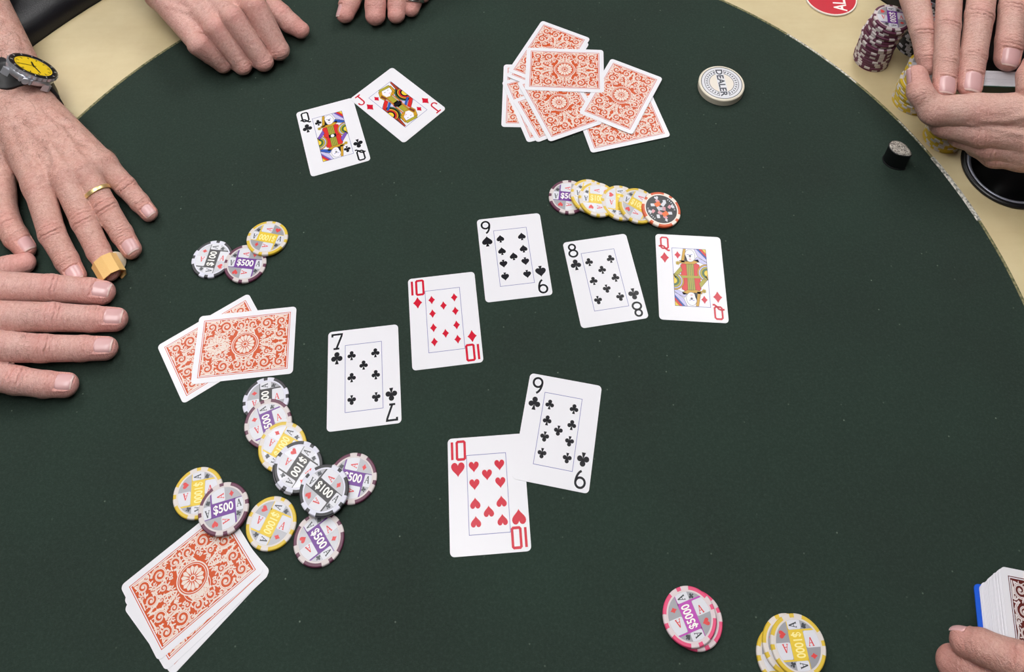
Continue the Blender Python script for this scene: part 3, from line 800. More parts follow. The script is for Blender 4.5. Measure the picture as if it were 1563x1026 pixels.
# ------------------------------------------------------------------ dealer button, all-in disc, card guard
def dealer():
    u, v = 1101.5, 126.5; hgt = 10.; R = 25.4
    c = H(u, v, hgt); a = px_heading(u, v, 22, 92)
    t = thing('dealer_button', 'thick ivory dealer button with black lettering on the felt', 'dealer button', mw=Matrix.Translation(W((c[0], c[1], .05))) @ Matrix.Rotation(a, 4, 'Z'))
    iv = mat('ivory_plastic', S(222, 214, 196), .35); wt = mat('button_white', S(208, 208, 214), .35); k = mat('button_ink', S(36, 40, 56), .4); cr_ = mat('button_cream', S(220, 211, 200), .35)
    b = MB(); lathe(b, [(0, 0), (R - 1, 0), (R, 1), (R, hgt - 1.3), (R - .5, hgt - .5), (R - 1.6, hgt), (0, hgt)], 64, iv); obj('body', b.mesh('body', False), t)
    p = MB(); z = hgt + .03
    p.poly(circ(0, 0, 22.6, 56), z, wt)
    stroke(p, circ(0, 0, 22.4, 56), .8, z + .03, k, True)
    p.poly(circ(0, 0, 13.2, 40), z + .02, cr_)
    box_ = [(-21.4, -4.6), (21.4, -4.6), (21.4, 4.6), (-21.4, 4.6)]
    p.poly(clip_circle(box_, 21.6), z + .03, wt)
    for sgn in (0, 180):
        lo, hi = arc(0, 0, 13.6, 13.6, 22, 158, 24), arc(0, 0, 18.8, 18.8, 17, 163, 24)
        stroke(p, xf(lo + hi[::-1], 0, 0, 1, sgn), .6, z + .04, k, True)
        for q in range(13):
            an = 24 + q * 11; p.poly(xf([(-.55, -1.2), (.55, -1.2), (.95, 1.2), (-.25, 1.2)], 16.2 * math.cos(math.radians(an + sgn)), 16.2 * math.sin(math.radians(an + sgn)), 1, an + sgn - 90), z + .04, k)
    put_text(p, 'DEALER', 0, 0, 7.2, z + .06, k, 0, .028, 1.06)
    obj('printed_face', p.mesh('printed_face'), t)
dealer()

def allin():
    u, v = 1268, -5; R = 31.5
    c = H(u, v, 2.6)
    # lettering reads away from the stacks; only its first letters fall inside the frame
    a = px_heading(u, v, -20, -92)
    t = thing('all_in_disc', 'red all-in disc with white rim lying on the pale wood', 'disc', mw=Matrix.Translation(W((c[0], c[1], .15))) @ Matrix.Rotation(a, 4, 'Z'))
    b = MB(); lathe(b, [(0, 0), (R - .5, 0), (R, .5), (R, 2.1), (R - .5, 2.6), (0, 2.6)], 64, mat('disc_white', S(232, 222, 212), .35)); obj('body', b.mesh('body'), t)
    p = MB(); p.poly(circ(0, 0, R - 1.8, 60), 2.63, mat('disc_red', S(196, 28, 48), .35))
    put_text(p, 'ALL IN', 0, -8.5, 15., 2.68, mat('disc_letter', S(245, 236, 232), .35), 0, .02, .76)
    obj('printed_face', p.mesh('printed_face'), t)
allin()

def guard():
    c = H(1372.5, 226, 25.)
    t = thing('card_guard', 'small black card guard with a glittery silver top on the felt', 'card guard', mw=Matrix.Translation(W((c[0], c[1], .1))) @ Matrix.Rotation(-.75, 4, 'Z'))
    pts = []
    for i in range(36):
        th = 2 * math.pi * i / 36; r = 9.2
        x, y = r * math.cos(th) * 1.12, r * math.sin(th) * .92
        k = max(0, math.cos(th)); x += 3.2 * k ** 6
        pts.append((x, y))
    def loft(prof, m, name, par):
        mb = MB(); n = len(pts); v = []
        for s_, z in prof: v += [(x * s_, y * s_, z) for x, y in pts]
        f = [(i * n + k, i * n + (k + 1) % n, (i + 1) * n + (k + 1) % n, (i + 1) * n + k) for i in range(len(prof) - 1) for k in range(n)]
        f += [list(range(n))[::-1], list(range((len(prof) - 1) * n, len(prof) * n))]
        mb.add(v, f, m); return obj(name, mb.mesh(name), par)
    loft([(1.02, 0), (1.06, .6), (1.06, 1.4), (1.0, 2.), (1., 23.4), (1.05, 24.), (1.05, 24.6), (.98, 25.)], mat('black_rubber', S(12, 12, 16), .45), 'body', t)
    g = mat('silver_glitter', S(176, 168, 160), .42, metal=.35); n = NT(g); v = n.coords()
    vo = n.n('ShaderNodeTexVoronoi', Scale=1100.); n.l(v, vo.inputs['Vector'])
    n.l(n.ramp(vo.outputs['Color'], [(.2, S(104, 96, 92)), (.55, S(178, 170, 160)), (.9, S(226, 220, 210))]), n.b.inputs['Base Color']); n.bump(vo.outputs['Distance'], .5, .0006)
    loft([(.96, 25.0), (.96, 25.2), (.80, 26.), (.4, 26.5)], g, 'glitter_top', t)
guard()

# ------------------------------------------------------------------ hands: a signed distance field, meshed into one continuous skin
def smin(a, b, k):
    h = np.maximum(k - np.abs(a - b), 0) / k
    return np.minimum(a, b) - h * h * k * .25

def seg(p, a, b, ra, rb):
    ba = (b - a).astype(np.float32); L = float(ba @ ba)
    pa = p - a.astype(np.float32)
    h = np.clip(pa @ ba / max(L, 1e-6), 0, 1)
    q = pa - h[:, None] * ba
    return np.sqrt(np.einsum('ij,ij->i', q, q)) - (ra + (rb - ra) * h)

class Hand:
    """palm: list of chains [(x,y,z,r)...] in mm that melt together; fingers: dict name -> chain"""
    def __init__(s, palm, fingers, kp=9., kf=7., kj=2.5, dorsal=None):
        s.palm, s.fingers, s.kp, s.kf, s.kj = palm, fingers, kp, kf, kj
        s.dorsal = dorsal or {}; s.nails = {}; s.veins = []
    def chain(s, p, ch, k):
        d = None
        for a, b in zip(ch[:-1], ch[1:]):
            q = seg(p, a[:3], b[:3], a[3], b[3]); d = q if d is None else smin(d, q, k)
        return d
    def palm_sdf(s, p):
        d = None
        for ch in s.palm:
            q = s.chain(p, ch, 3.); d = q if d is None else smin(d, q, s.kp)
        return d
    def sdf(s, p):
        p = p.astype(np.float32)
        dp = s.palm_sdf(p); out = dp
        for ch in s.fingers.values(): out = np.minimum(out, smin(dp, s.chain(p, ch, s.kj), s.kf))
        for ch in s.veins: out = smin(out, s.chain(p, ch, .5), 4.2)
        return out
    def grad(s, p, e=.35):
        g = np.zeros_like(p)
        for d in np.array([(1, -1, -1), (-1, -1, 1), (-1, 1, -1), (1, 1, 1)], float):
            g += d * s.sdf(p + d * e)[:, None]
        return g / (4 * e)
    def surf(s, u, v, z=130.):
        o = H(u, v, z); d = H(u, v, z - 1) - o; d /= np.linalg.norm(d); t = 0.
        for _ in range(120):
            q = float(s.sdf((o + d * t)[None])[0])
            if q < .05: break
            t += max(q * .6, .05)
            if t > 300: break
        p = o + d * t; g = s.grad(p[None])[0]; return p, g / max(np.linalg.norm(g), 1e-6)
    def vein(s, r, *px):
        ch = []
        for u, v in px:
            p, n = s.surf(u, v); ch.append(np.array([*(p - n * (r * .85)), r]))
        s._new = getattr(s, '_new', []) + [ch]
    def up(s, name):
        return np.array(s.dorsal.get(name, s.dorsal.get('all', (0, 0, 1))), float)
    def mesh(s, name, material, h=.95, clipz=None, wr=1.0):
        pts = np.array([q for ch in list(s.palm) + list(s.fingers.values()) for q in ch])
        lo = (pts[:, :3] - pts[:, 3:]).min(0) - 6; hi = (pts[:, :3] + pts[:, 3:]).max(0) + 6
        B = 6; n = np.ceil((hi - lo) / (h * B)).astype(int)
        ax = [lo[i] + (np.arange(n[i]) + .5) * h * B for i in range(3)]
        cc = np.stack(np.meshgrid(*ax, indexing='ij'), -1).reshape(-1, 3)
        act = np.abs(s.sdf(cc)) < h * B * 1.25 + 2
        blk = np.argwhere(act.reshape(n))
        off = np.stack(np.meshgrid(*[np.arange(B)] * 3, indexing='ij'), -1).reshape(-1, 3)
        idx = (blk[:, None, :] * B + off[None]).reshape(-1, 3)
        N = n * B
        G = np.full(N, 50., np.float32)
        P = lo + (idx + .5) * h
        G[idx[:, 0], idx[:, 1], idx[:, 2]] = s.sdf(P)
        known = G < 49.
        ins = G < 0
        # naive surface nets
        cs = np.zeros(N - 1, np.int8); ok = np.ones(N - 1, bool)
        sl = lambda a, b, c: np.s_[a:N[0] - 1 + a, b:N[1] - 1 + b, c:N[2] - 1 + c]
        for a in (0, 1):
            for b in (0, 1):
                for c in (0, 1): cs += ins[sl(a, b, c)]; ok &= known[sl(a, b, c)]
        cell = np.argwhere((cs > 0) & (cs < 8) & ok)
        vid = np.full(N - 1, -1, np.int64); vid[cell[:, 0], cell[:, 1], cell[:, 2]] = np.arange(len(cell))
        acc = np.zeros((len(cell), 3)); cnt = np.zeros(len(cell))
        cor = [(a, b, c) for a in (0, 1) for b in (0, 1) for c in (0, 1)]
        for i in range(8):
            for j in range(i + 1, 8):
                if sum(abs(x - y) for x, y in zip(cor[i], cor[j])) != 1: continue
                A = cell + cor[i]; Bq = cell + cor[j]
                da = G[A[:, 0], A[:, 1], A[:, 2]]; db = G[Bq[:, 0], Bq[:, 1], Bq[:, 2]]
                m = (da < 0) != (db < 0)
                t = np.where(m, da / np.where(m, da - db, 1), 0)
                acc += m[:, None] * (A + (Bq - A) * t[:, None]); cnt += m
        V = lo + (acc / cnt[:, None] + .5) * h
        faces = []
        for axn in range(3):
            o1, o2 = (axn + 1) % 3, (axn + 2) % 3
            ns = [slice(None)] * 3; ns[axn] = slice(0, -1); a_in = ins[tuple(ns)]; ka = known[tuple(ns)]
            ns[axn] = slice(1, None); b_in = ins[tuple(ns)]; kb = known[tuple(ns)]
            for flip in (False, True):
                e = np.argwhere(((a_in & ~b_in) if not flip else (~a_in & b_in)) & ka & kb)
                e = e[(e[:, o1] > 0) & (e[:, o2] > 0) & (e < (N - 1)).all(1)]
                d1 = np.zeros(3, int); d1[o1] = 1; d2 = np.zeros(3, int); d2[o2] = 1
                q = [e - d1 - d2, e - d2, e, e - d1]
                ids = np.stack([vid[k[:, 0], k[:, 1], k[:, 2]] for k in q], 1)
                ids = ids[(ids >= 0).all(1)]
                faces.append(ids if not flip else ids[:, ::-1])
        Fc = np.concatenate(faces)
        for _ in range(2):
            g = s.grad(V); gn = np.maximum((g * g).sum(1), .05)
            V = V - np.clip(s.sdf(V), -1.5, 1.5)[:, None] * g / gn[:, None]
        g = s.grad(V); nrm = g / np.maximum(np.linalg.norm(g, axis=1, keepdims=True), 1e-6)
        # wrinkles over the joints, redder finger ends and knuckles
        red = np.zeros(len(V)); crease = np.zeros(len(V)); disp = np.zeros(len(V))
        for nm, ch in s.fingers.items():
            u = s.up(nm); dch = s.chain(V.astype(np.float32), ch, s.kj)
            near = np.exp(-np.maximum(dch, 0) / 2.)
            tip = ch[-1]
            red = np.maximum(red, near * np.exp(-(np.linalg.norm(V - tip[:3], axis=1) / (tip[3] * 1.9)) ** 2) * .85)
            for j in range(0, len(ch) - 1):
                J = ch[j]; R = J[3]
                ta = ch[min(j + 1, len(ch) - 1)][:3] - ch[max(j - 1, 0)][:3]; ta = ta / np.linalg.norm(ta)
                un = u - ta * u.dot(ta); un /= np.linalg.norm(un); w_ = np.cross(ta, un)
                rel = V - J[:3]; sx_ = rel @ ta; wx = rel @ w_
                side = np.clip((nrm @ un - .15) / .5, 0, 1)
                amp = (.0 if j == 0 else (1.9 if j == 1 else 1.05)) * wr
                red = np.maximum(red, near * side * np.exp(-(np.hypot(sx_, wx) / (R * .95)) ** 2) * (.5 if j < 2 else .3))
                if amp:
                    ww = wx + .8 * np.sin(sx_ * .7 + j)
                    rho = np.hypot(sx_, ww * .24) + .3 * np.sin(wx * .9 + 2 * j)
                    win = np.exp(-(np.abs(sx_) / (R * .62)) ** 3) * np.exp(-(wx / (R * .85)) ** 4) * side * near
                    wave = np.cos(rho * 2 * math.pi / (3.7 if j == 1 else 3.0))
                    gsh = np.clip(wave, 0, 1) ** 3
                    disp -= amp * win * gsh; crease = np.maximum(crease, win * gsh * .8)
                    disp += amp * .38 * np.exp(-(sx_ / (R * .55)) ** 2) * np.exp(-(wx / (R * .7)) ** 2) * side * near
        for nm, kw in s.nails.items():                     # bed and fold of each nail
            a, b, ax, L, u, w_, r, LN, x0, x1, half = s.nail_frame(nm, **kw)
            rel = V - a[:3]; t = (rel @ ax - x0) / LN; ph = np.degrees(np.arctan2(rel @ w_, rel @ u))
            near = (s.chain(V.astype(np.float32), s.fingers[nm], s.kj) < 1.2)
            dl = np.minimum(t * LN, (half - np.abs(ph)) * math.radians(1) * r)      # mm inside the outline
            body = near & (t < 1.02) & (np.abs(ph) < 90) & (t > -.5)
            disp += np.where(body, -.75 * np.clip(dl / .9, 0, 1) + .42 * np.exp(-((dl + .7) / .8) ** 2) * (t < .9), 0)
        V = V + nrm * disp[:, None]
        s.V, s.N = V, nrm
        if clipz is not None: V[:, 2] = np.maximum(V[:, 2], clipz)
        me = bpy.data.meshes.new(name)
        Vm = V * .001; Vm[:, 2] += TZ
        me.vertices.add(len(Vm)); me.vertices.foreach_set('co', Vm.astype(np.float32).ravel())
        me.loops.add(Fc.size); me.loops.foreach_set('vertex_index', Fc.astype(np.int32).ravel())
        me.polygons.add(len(Fc)); me.polygons.foreach_set('loop_start', np.arange(0, Fc.size, 4, dtype=np.int32))
        me.update(calc_edges=True); me.validate()
        me.polygons.foreach_set('use_smooth', np.ones(len(me.polygons), bool))
        at = me.color_attributes.new('skin', 'FLOAT_COLOR', 'POINT')
        c4 = np.zeros((len(Vm), 4), np.float32); c4[:, 0] = red; c4[:, 1] = crease; c4[:, 3] = 1
        at.data.foreach_set('color', c4.ravel())
        me.materials.append(material)
        return me
    def nail_frame(s, nm, length=1.55, half=47, roll=0, shift=.0):
        ch = s.fingers[nm]; a, b = ch[-2], ch[-1]
        ax = b[:3] - a[:3]; L = np.linalg.norm(ax); ax = ax / L
        u = s.up(nm); u = u - ax * u.dot(ax); u /= np.linalg.norm(u); w_ = np.cross(ax, u)
        ca, sa = math.cos(math.radians(roll)), math.sin(math.radians(roll)); u, w_ = u * ca + w_ * sa, w_ * ca - u * sa
        r = b[3]; LN = r * length; x1 = L + r * (.66 + shift); x0 = x1 - LN
        return a, b, ax, L, u, w_, r, LN, x0, x1, half
    def nail(s, nm, **kw):
        a, b, ax, L, u, w_, r, LN, x0, x1, half = s.nail_frame(nm, **kw)
        ns, nv = 12, 10; v = []
        for i in range(ns + 1):
            t = i / ns; x = x0 + LN * t
            hw = half * (math.sqrt(max(0, 1 - ((.34 - t) / .34) ** 2)) * .93 + .07 if t < .34 else 1 - .14 * max(0, (t - .8) / .2) ** 2)
            base = a[3] + (r - a[3]) * min(1, max(0, x / L))
            drop = 0 if x < L else (r - math.sqrt(max(.01, r * r - ((x - L) * .72) ** 2)))
            for j in range(nv + 1):
                ph = math.radians(hw) * (j / nv * 2 - 1)
                rr = base - drop + .12 - (.5 if j in (0, nv) or i == 0 else 0) - (.35 if i == ns else 0)
                v.append(a[:3] + ax * x + (u * math.cos(ph) * .96 + w_ * math.sin(ph)) * rr)
        mb = MB()
        f1 = [(i * (nv + 1) + j, (i + 1) * (nv + 1) + j, (i + 1) * (nv + 1) + j + 1, i * (nv + 1) + j + 1) for i in range(ns) for j in range(nv)]
        mb.add(v, f1, M_NAIL)
        mb.mi(M_NAILTIP)
        for k, q in enumerate(f1):
            if k // nv >= ns - 1: mb.m[k] = 1
        me = mb.mesh('fingernail', True)
        for vv in me.vertices: vv.co.z += TZ
        return me
    def wrap(s, field, c, axis, half_w, th, n=48, lift=.2, taper=1.0, rmax=70., ref=(0, 0, 1), grow=0., minr=0.):
        """band that follows a limb: returns rings of points (inner, outer) around axis at c"""
        axis = np.array(axis, float); axis /= np.linalg.norm(axis)
        u = np.array(ref, float); u -= axis * u.dot(axis); u /= np.linalg.norm(u); w_ = np.cross(axis, u)
        T = np.arange(0, rmax, .4)
        rows = []
        offs = np.linspace(-half_w, half_w, 5) if np.isscalar(half_w) else np.linspace(half_w[0], half_w[1], max(5, int((half_w[1] - half_w[0]) / 12)))
        for o in offs:
            A = 2 * np.pi * np.arange(n) / n
            dirs = np.cos(A)[:, None] * u + np.sin(A)[:, None] * w_
            pts = (np.asarray(c) + axis * o)[None, None] + dirs[:, None] * T[None, :, None]
            d = field(pts.reshape(-1, 3).astype(np.float32)).reshape(n, -1)
            out = d > 0
            k = np.where(out.any(1), out.argmax(1), len(T) - 1); r = np.maximum(T[k], minr)
            r = np.array([np.median(np.take(r, range(i - 2, i + 3), mode='wrap')) for i in range(n)])
            q = (o - offs[0]) / max(1e-6, offs[-1] - offs[0])
            rows.append(((np.asarray(c) + axis * o) + dirs * (r + lift)[:, None], (np.asarray(c) + axis * o) + dirs * (r + lift + th + grow * q)[:, None]))
        return rows

def band_mesh(rows, m, name, cap=False):
    n = len(rows[0][0]); mb = MB(); v = []; K = len(rows)
    for i, (a, b) in enumerate(rows): v += [tuple(p) for p in a] + [tuple(p) for p in b]
    f = []
    idx = lambda i, s_, j: i * 2 * n + s_ * n + j % n
    for j in range(n):
        for i in range(K - 1):
            f.append((idx(i, 1, j), idx(i, 1, j + 1), idx(i + 1, 1, j + 1), idx(i + 1, 1, j)))
            f.append((idx(i, 0, j + 1), idx(i, 0, j), idx(i + 1, 0, j), idx(i + 1, 0, j + 1)))
        f.append((idx(0, 0, j), idx(0, 0, j + 1), idx(0, 1, j + 1), idx(0, 1, j)))
        f.append((idx(K - 1, 0, j + 1), idx(K - 1, 0, j), idx(K - 1, 1, j), idx(K - 1, 1, j + 1)))
    if cap: f.append([idx(K - 1, 1, j) for j in range(n)])
    mb.add(v, f, m); me = mb.mesh(name, True)
    for vv in me.vertices: vv.co.z += TZ
    return me

M_NAIL = mat('fingernail', S(213, 168, 168), .25, spec=.55)
M_NAILTIP = mat('fingernail_edge', S(226, 196, 190), .3, spec=.5)
def C(*pts):
    """chain from (u, v, z, r): photo pixel of the limb's axis, its height and its radius in mm"""
    return [np.array([*H(u, v, z), r]) for u, v, z, r in pts]

def hand_parts(person, hand, part, material, nails, **kw):
    hand.nails = nails; hand.veins = getattr(hand, '_new', [])
    arm = obj(part, hand.mesh(part, material, **kw), person)
    for nm, d in nails.items(): obj('fingernail', hand.nail(nm, **d), arm)
    return arm

SK1 = skin_material('skin_ruddy', S(216, 174, 162), S(208, 156, 142), .55, -1.05)
SK1B = skin_material('skin_ruddy_pink', S(219, 177, 168), S(213, 162, 152), .3, .0)
SK2 = skin_material('skin_rosy', S(213, 170, 160), S(206, 156, 146), .45, -.8)
SK3 = skin_material('skin_fair', S(214, 175, 163), S(208, 163, 150), .2, -1.57)
SK4 = skin_material('skin_fair_darker', S(206, 164, 152), S(198, 150, 138), .2, .3)  # fair skin, a little darker than the third person's

# ---- first person: both hands spread on the felt
p1 = thing('person', 'person with bare forearms resting both spread hands on the felt, bandaged finger', 'person')
HL = Hand([C((-70, -90, 112, 38), (-36, 0, 82, 30), (52, 147, 36, 20)), C((-140, -60, 105, 38), (-82, 30, 76, 31), (4, 165, 36, 23)),
           C((58, 162, 36, 18.5), (157, 250, 34, 12.5)), C((46, 166, 38, 19), (129, 262, 40, 13)), C((30, 170, 40, 20), (98, 268, 42, 13.5)), C((12, 178, 38, 20), (58, 281, 40, 14)),
           C((12, 178, 34, 20), (-2, 250, 26, 17), (0, 300, 22, 14))],
          {'pinky': C((157, 250, 34, 12), (192, 285, 20, 10.2), (213, 309, 13, 9.2), (228, 326, 9, 8.2)),
           'ring': C((129, 262, 40, 13), (161, 318, 24, 11.6), (186, 357, 14, 10.4), (201, 381, 10, 9.3)),
           'middle': C((98, 268, 42, 13.5), (128, 337, 25, 12), (150, 383, 14, 10.8), (168, 414, 10.5, 9.6)),
           'index': C((58, 281, 40, 14), (79, 356, 26, 12.2), (102, 398, 16, 10.8), (116, 422, 11, 9.6)),
           'thumb': C((-2, 298, 22, 14.5), (12, 343, 16, 12.4), (24, 362, 14, 11.6), (39, 381, 11, 9.8))})
for q in ([(60, 268), (40, 225), (25, 190)], [(98, 255), (70, 212), (44, 180)], [(128, 250), (98, 205), (60, 172)], [(154, 240), (120, 200), (78, 165)]): HL.vein(3.2, *q)
for q in ([(140, 232), (112, 222), (84, 190), (60, 195)], [(84, 250), (80, 225), (50, 205), (30, 215)], [(120, 190), (95, 185), (70, 165)]): HL.vein(1.7, *q)
hand_parts(p1, HL, 'arm', SK1, {'pinky': dict(half=44), 'ring': dict(), 'index': dict(), 'thumb': dict(roll=-30)}, clipz=.25)
HR = Hand([C((-260, 400, 95, 38), (-150, 455, 52, 27)), C((-270, 470, 92, 36), (-150, 510, 48, 26)),
           C((-150, 450, 46, 22), (-22, 440, 36, 15)), C((-150, 470, 48, 22), (-28, 484, 40, 15)), C((-150, 495, 46, 22), (-30, 528, 36, 14)), C((-150, 515, 42, 21), (-44, 566, 28, 13)),
           C((-140, 445, 34, 20), (-60, 430, 22, 15))],
          {'index': C((-22, 438, 36, 14.5), (76, 440, 24, 12.4), (135, 444, 15, 11.6), (158, 447, 12.5, 10.8)),
           'middle': C((-28, 484, 40, 14.5), (78, 484, 24, 12.6), (142, 487, 14, 11.6), (177, 488, 11.5, 10.6)),
           'ring': C((-30, 528, 36, 14), (66, 532, 21, 11.8), (126, 532, 13, 11.0), (162, 532, 11, 10.2)),
           'pinky': C((-44, 566, 28, 13), (26, 581, 18, 11.6), (70, 587, 13, 11.0), (101, 588, 11, 10.4)),
           'thumb': C((-60, 430, 22, 14), (-10, 414, 16, 12.4), (14, 409, 13, 11.6), (38, 402, 11.5, 10))}, kf=6.)
hand_parts(p1, HR, 'arm', SK1B, {'index': dict(), 'middle': dict(), 'ring': dict(), 'pinky': dict(length=1.4)}, clipz=.25)

# ---- second person: two loose fists at the far side
p2 = thing('person', 'person resting two half-closed fists on the felt, one wearing a silver ring', 'person')
FR = Hand([C((200, -130, 120, 36), (244, -14, 54, 19)), C((270, -150, 120, 36), (310, -50, 62, 22)),
           C((250, -6, 50, 18), (298, 62, 44, 11)), C((270, -20, 55, 19), (323, 36, 53, 11)), C((292, -35, 58, 20), (349, 22, 57, 11.5)), C((315, -45, 58, 20), (384, 6, 58, 12)),
           C((330, -40, 50, 20), (398, -2, 40, 15)),
           C((305, 50, 24, 12), (380, 42, 24, 15))],
          {'pinky': C((303, 68, 48, 12.6), (341, 99, 14, 9.2), (320, 86, 10, 8.6), (314, 78, 11, 8)),
           'ring': C((328, 42, 56, 12.8), (371, 101, 14, 9.8), (348, 88, 11, 9.4), (342, 80, 12, 9)),
           'middle': C((354, 26, 61, 13.4), (403, 95, 15, 10.4), (376, 84, 11, 9.8), (368, 76, 12, 9.4)),
           'index': C((388, 8, 61, 14), (426, 77, 18, 11.4), (400, 68, 12, 10.4), (392, 60, 13, 10)),
           'thumb': C((398, -2, 38, 15), (428, 22, 27, 12.6), (444, 36, 20, 11.6), (459, 46, 14, 10.2))}, kp=8., kf=2.4)
FR.vein(2.6, (345, 6), (318, -22)); FR.vein(2.4, (318, 20), (296, -12)); FR.vein(1.8, (318, 10), (285, 18), (255, 8))
hand_parts(p2, FR, 'arm', SK2, {}, clipz=.25, wr=.35)
FL = Hand([C((760, -260, 140, 36), (660, -120, 70, 24)), C((700, -260, 140, 36), (610, -130, 70, 24)),
           C((650, -120, 68, 22), (660, -66, 52, 14)), C((635, -122, 70, 22), (636, -70, 58, 14)), C((615, -124, 70, 22), (606, -72, 60, 14.5)), C((600, -124, 66, 22), (574, -70, 58, 15)),
           C((590, -110, 54, 22), (556, -50, 38, 16))],
          {'index': C((574, -70, 58, 15), (574, -26, 36, 13), (573, 8, 20, 12.4), (573, 24, 14, 12)),
           'middle': C((606, -72, 60, 14.5), (607, -28, 36, 12), (606, 8, 18, 11.2), (605, 23, 13, 10.4)),
           'ring': C((636, -70, 58, 14), (634, -30, 34, 11.4), (631, 2, 17, 10.4), (628, 14, 12, 9.6)),
           'pinky': C((660, -66, 52, 12), (654, -36, 30, 10), (650, -14, 16, 9.2), (646, -6, 11, 8.6)),
           'thumb': C((556, -50, 38, 15), (543, -18, 26, 13), (533, 6, 18, 12.2), (527, 22, 13, 10.8))}, kf=5.)
hand_parts(p2, FL, 'arm', SK2, {'thumb': dict(roll=60, half=44)}, clipz=.25, wr=.5)

# ---- third person: squaring a deck between both hands above the wooden rim
p3 = thing('person', 'person squaring a deck of cards between both hands above the rim', 'person')
U3 = Hand([C((1560, -330, 150, 36), (1490, -190, 140, 26)), C((1500, -330, 150, 36), (1440, -180, 138, 26)),
           C((1440, -170, 138, 24), (1388, -30, 116, 17)), C((1455, -175, 140, 22), (1452, -66, 128, 14)), C((1480, -178, 142, 22), (1506, -70, 134, 14.5)), C((1500, -180, 140, 22), (1556, -60, 132, 14.5)),
           C((1510, -160, 130, 22), (1590, -50, 118, 17))],
          {'pinky': C((1390, -26, 116, 16.5), (1408, 48, 102, 12.6), (1414, 84, 90, 11.2), (1417, 100, 84, 10.2)),
           'ring': C((1452, -66, 128, 14), (1447, 38, 118, 12.4), (1444, 92, 104, 11.8), (1441, 135, 92, 11.4)),
           'middle': C((1506, -70, 134, 14.5), (1495, 24, 124, 14), (1486, 84, 108, 12.8), (1480, 131, 94, 12.2)),
           'index': C((1556, -60, 132, 15.5), (1547, 14, 126, 14.4), (1541, 64, 112, 13.6), (1537, 90, 102, 12.6)),
           'thumb': C((1590, -50, 118, 16), (1602, 40, 108, 13), (1592, 84, 100, 12), (1584, 110, 96, 11))}, kf=5., dorsal={'all': (0, -.35, 1)})
hand_parts(p3, U3, 'arm', SK3, {'ring': dict(length=1.6), 'middle': dict(length=1.7), 'index': dict(length=1.5)}, wr=.9)
L3 = Hand([C((1760, 124, 130, 34), (1650, 199, 92, 28)), C((1760, 184, 118, 34), (1650, 239, 78, 28)),
           C((1650, 199, 92, 24), (1560, 173, 92, 18)), C((1650, 219, 82, 24), (1568, 209, 76, 17)), C((1650, 234, 72, 24), (1566, 229, 62, 16)), C((1650, 239, 64, 22), (1556, 238, 52, 15)),
           C((1650, 184, 96, 22), (1590, 134, 104, 17))],
          {'index': C((1562, 170, 92, 18), (1492, 169, 86, 17), (1425, 169, 82, 14.8), (1405, 142, 92, 12.6), (1400, 115, 100, 10.6)),
           'middle': C((1568, 208, 76, 16.5), (1496, 202, 70, 15), (1440, 190, 66, 13), (1428, 172, 74, 11.4), (1428, 156, 82, 10)),
           'ring': C((1566, 228, 62, 15.5), (1508, 222, 56, 14.5), (1466, 206, 54, 12.6), (1458, 186, 62, 11), (1460, 168, 72, 10)),
           'pinky': C((1556, 238, 52, 14.5), (1516, 236, 46, 13), (1490, 222, 46, 11), (1484, 202, 54, 10), (1486, 186, 62, 9)),
           'thumb': C((1592, 140, 104, 16), (1576, 134, 110, 14), (1572, 118, 114, 12), (1578, 100, 118, 11))}, kf=6., kj=4., dorsal={'all': (-.6, -.8, .3)})
L3.vein(2., (1560, 205), (1520, 196), (1480, 190)); L3.vein(2., (1563, 178), (1535, 186), (1500, 184))
hand_parts(p3, L3, 'arm', SK3, {'index': dict(roll=-55, half=46)}, wr=.5)

# ---- fourth person: fingers around a second deck
p4 = thing('person', 'person gripping a brown-backed deck with curled fingers over the felt', 'person')
R4 = Hand([C((1800, 1230, 120, 34), (1680, 1125, 84, 25)), C((1850, 1180, 130, 34), (1710, 1095, 94, 25)),
           C((1690, 1098, 90, 21), (1610, 1030, 80, 15)), C((1680, 1122, 72, 21), (1590, 1070, 60, 15))],
          {'index': C((1612, 1026, 78, 14), (1556, 1010, 73, 12.0), (1500, 988, 66, 10.8), (1472, 980, 58, 9.6)),
           'middle': C((1592, 1068, 60, 15), (1540, 1050, 54, 13), (1478, 1020, 44, 12), (1455, 1012, 38, 11.4)),
           'ring': C((1600, 1090, 46, 14), (1540, 1096, 38, 12), (1480, 1060, 30, 11.4), (1460, 1052, 24, 10.4)),
           'pinky': C((1610, 1112, 38, 12.5), (1556, 1124, 30, 10.6), (1506, 1098, 22, 9.8), (1490, 1090, 17, 9)),
           'thumb': C((1690, 1085, 92, 16), (1668, 1020, 98, 13.4), (1652, 975, 96, 12), (1640, 945, 92, 10.6))}, kf=5.)
hand_parts(p4, R4, 'arm', SK4, {'index': dict(roll=50, half=36, shift=.22, length=1.25)}, wr=.7)

# ------------------------------------------------------------------ what the people wear
def lerp(a, b, t): return a[:3] + (b[:3] - a[:3]) * t
def view_axes(u, v):
    d = H(u, v, 0) - np.array([0, 0, CAMH]); d /= np.linalg.norm(d)
    x = RT - d * RT.dot(d); x /= np.linalg.norm(x); y = np.cross(-d, x)
    return x, y, -d
def m4(x, y, z, p):
    q = W(p); return Matrix(((x[0], y[0], z[0], q[0]), (x[1], y[1], z[1], q[1]), (x[2], y[2], z[2], q[2]), (0, 0, 0, 1)))

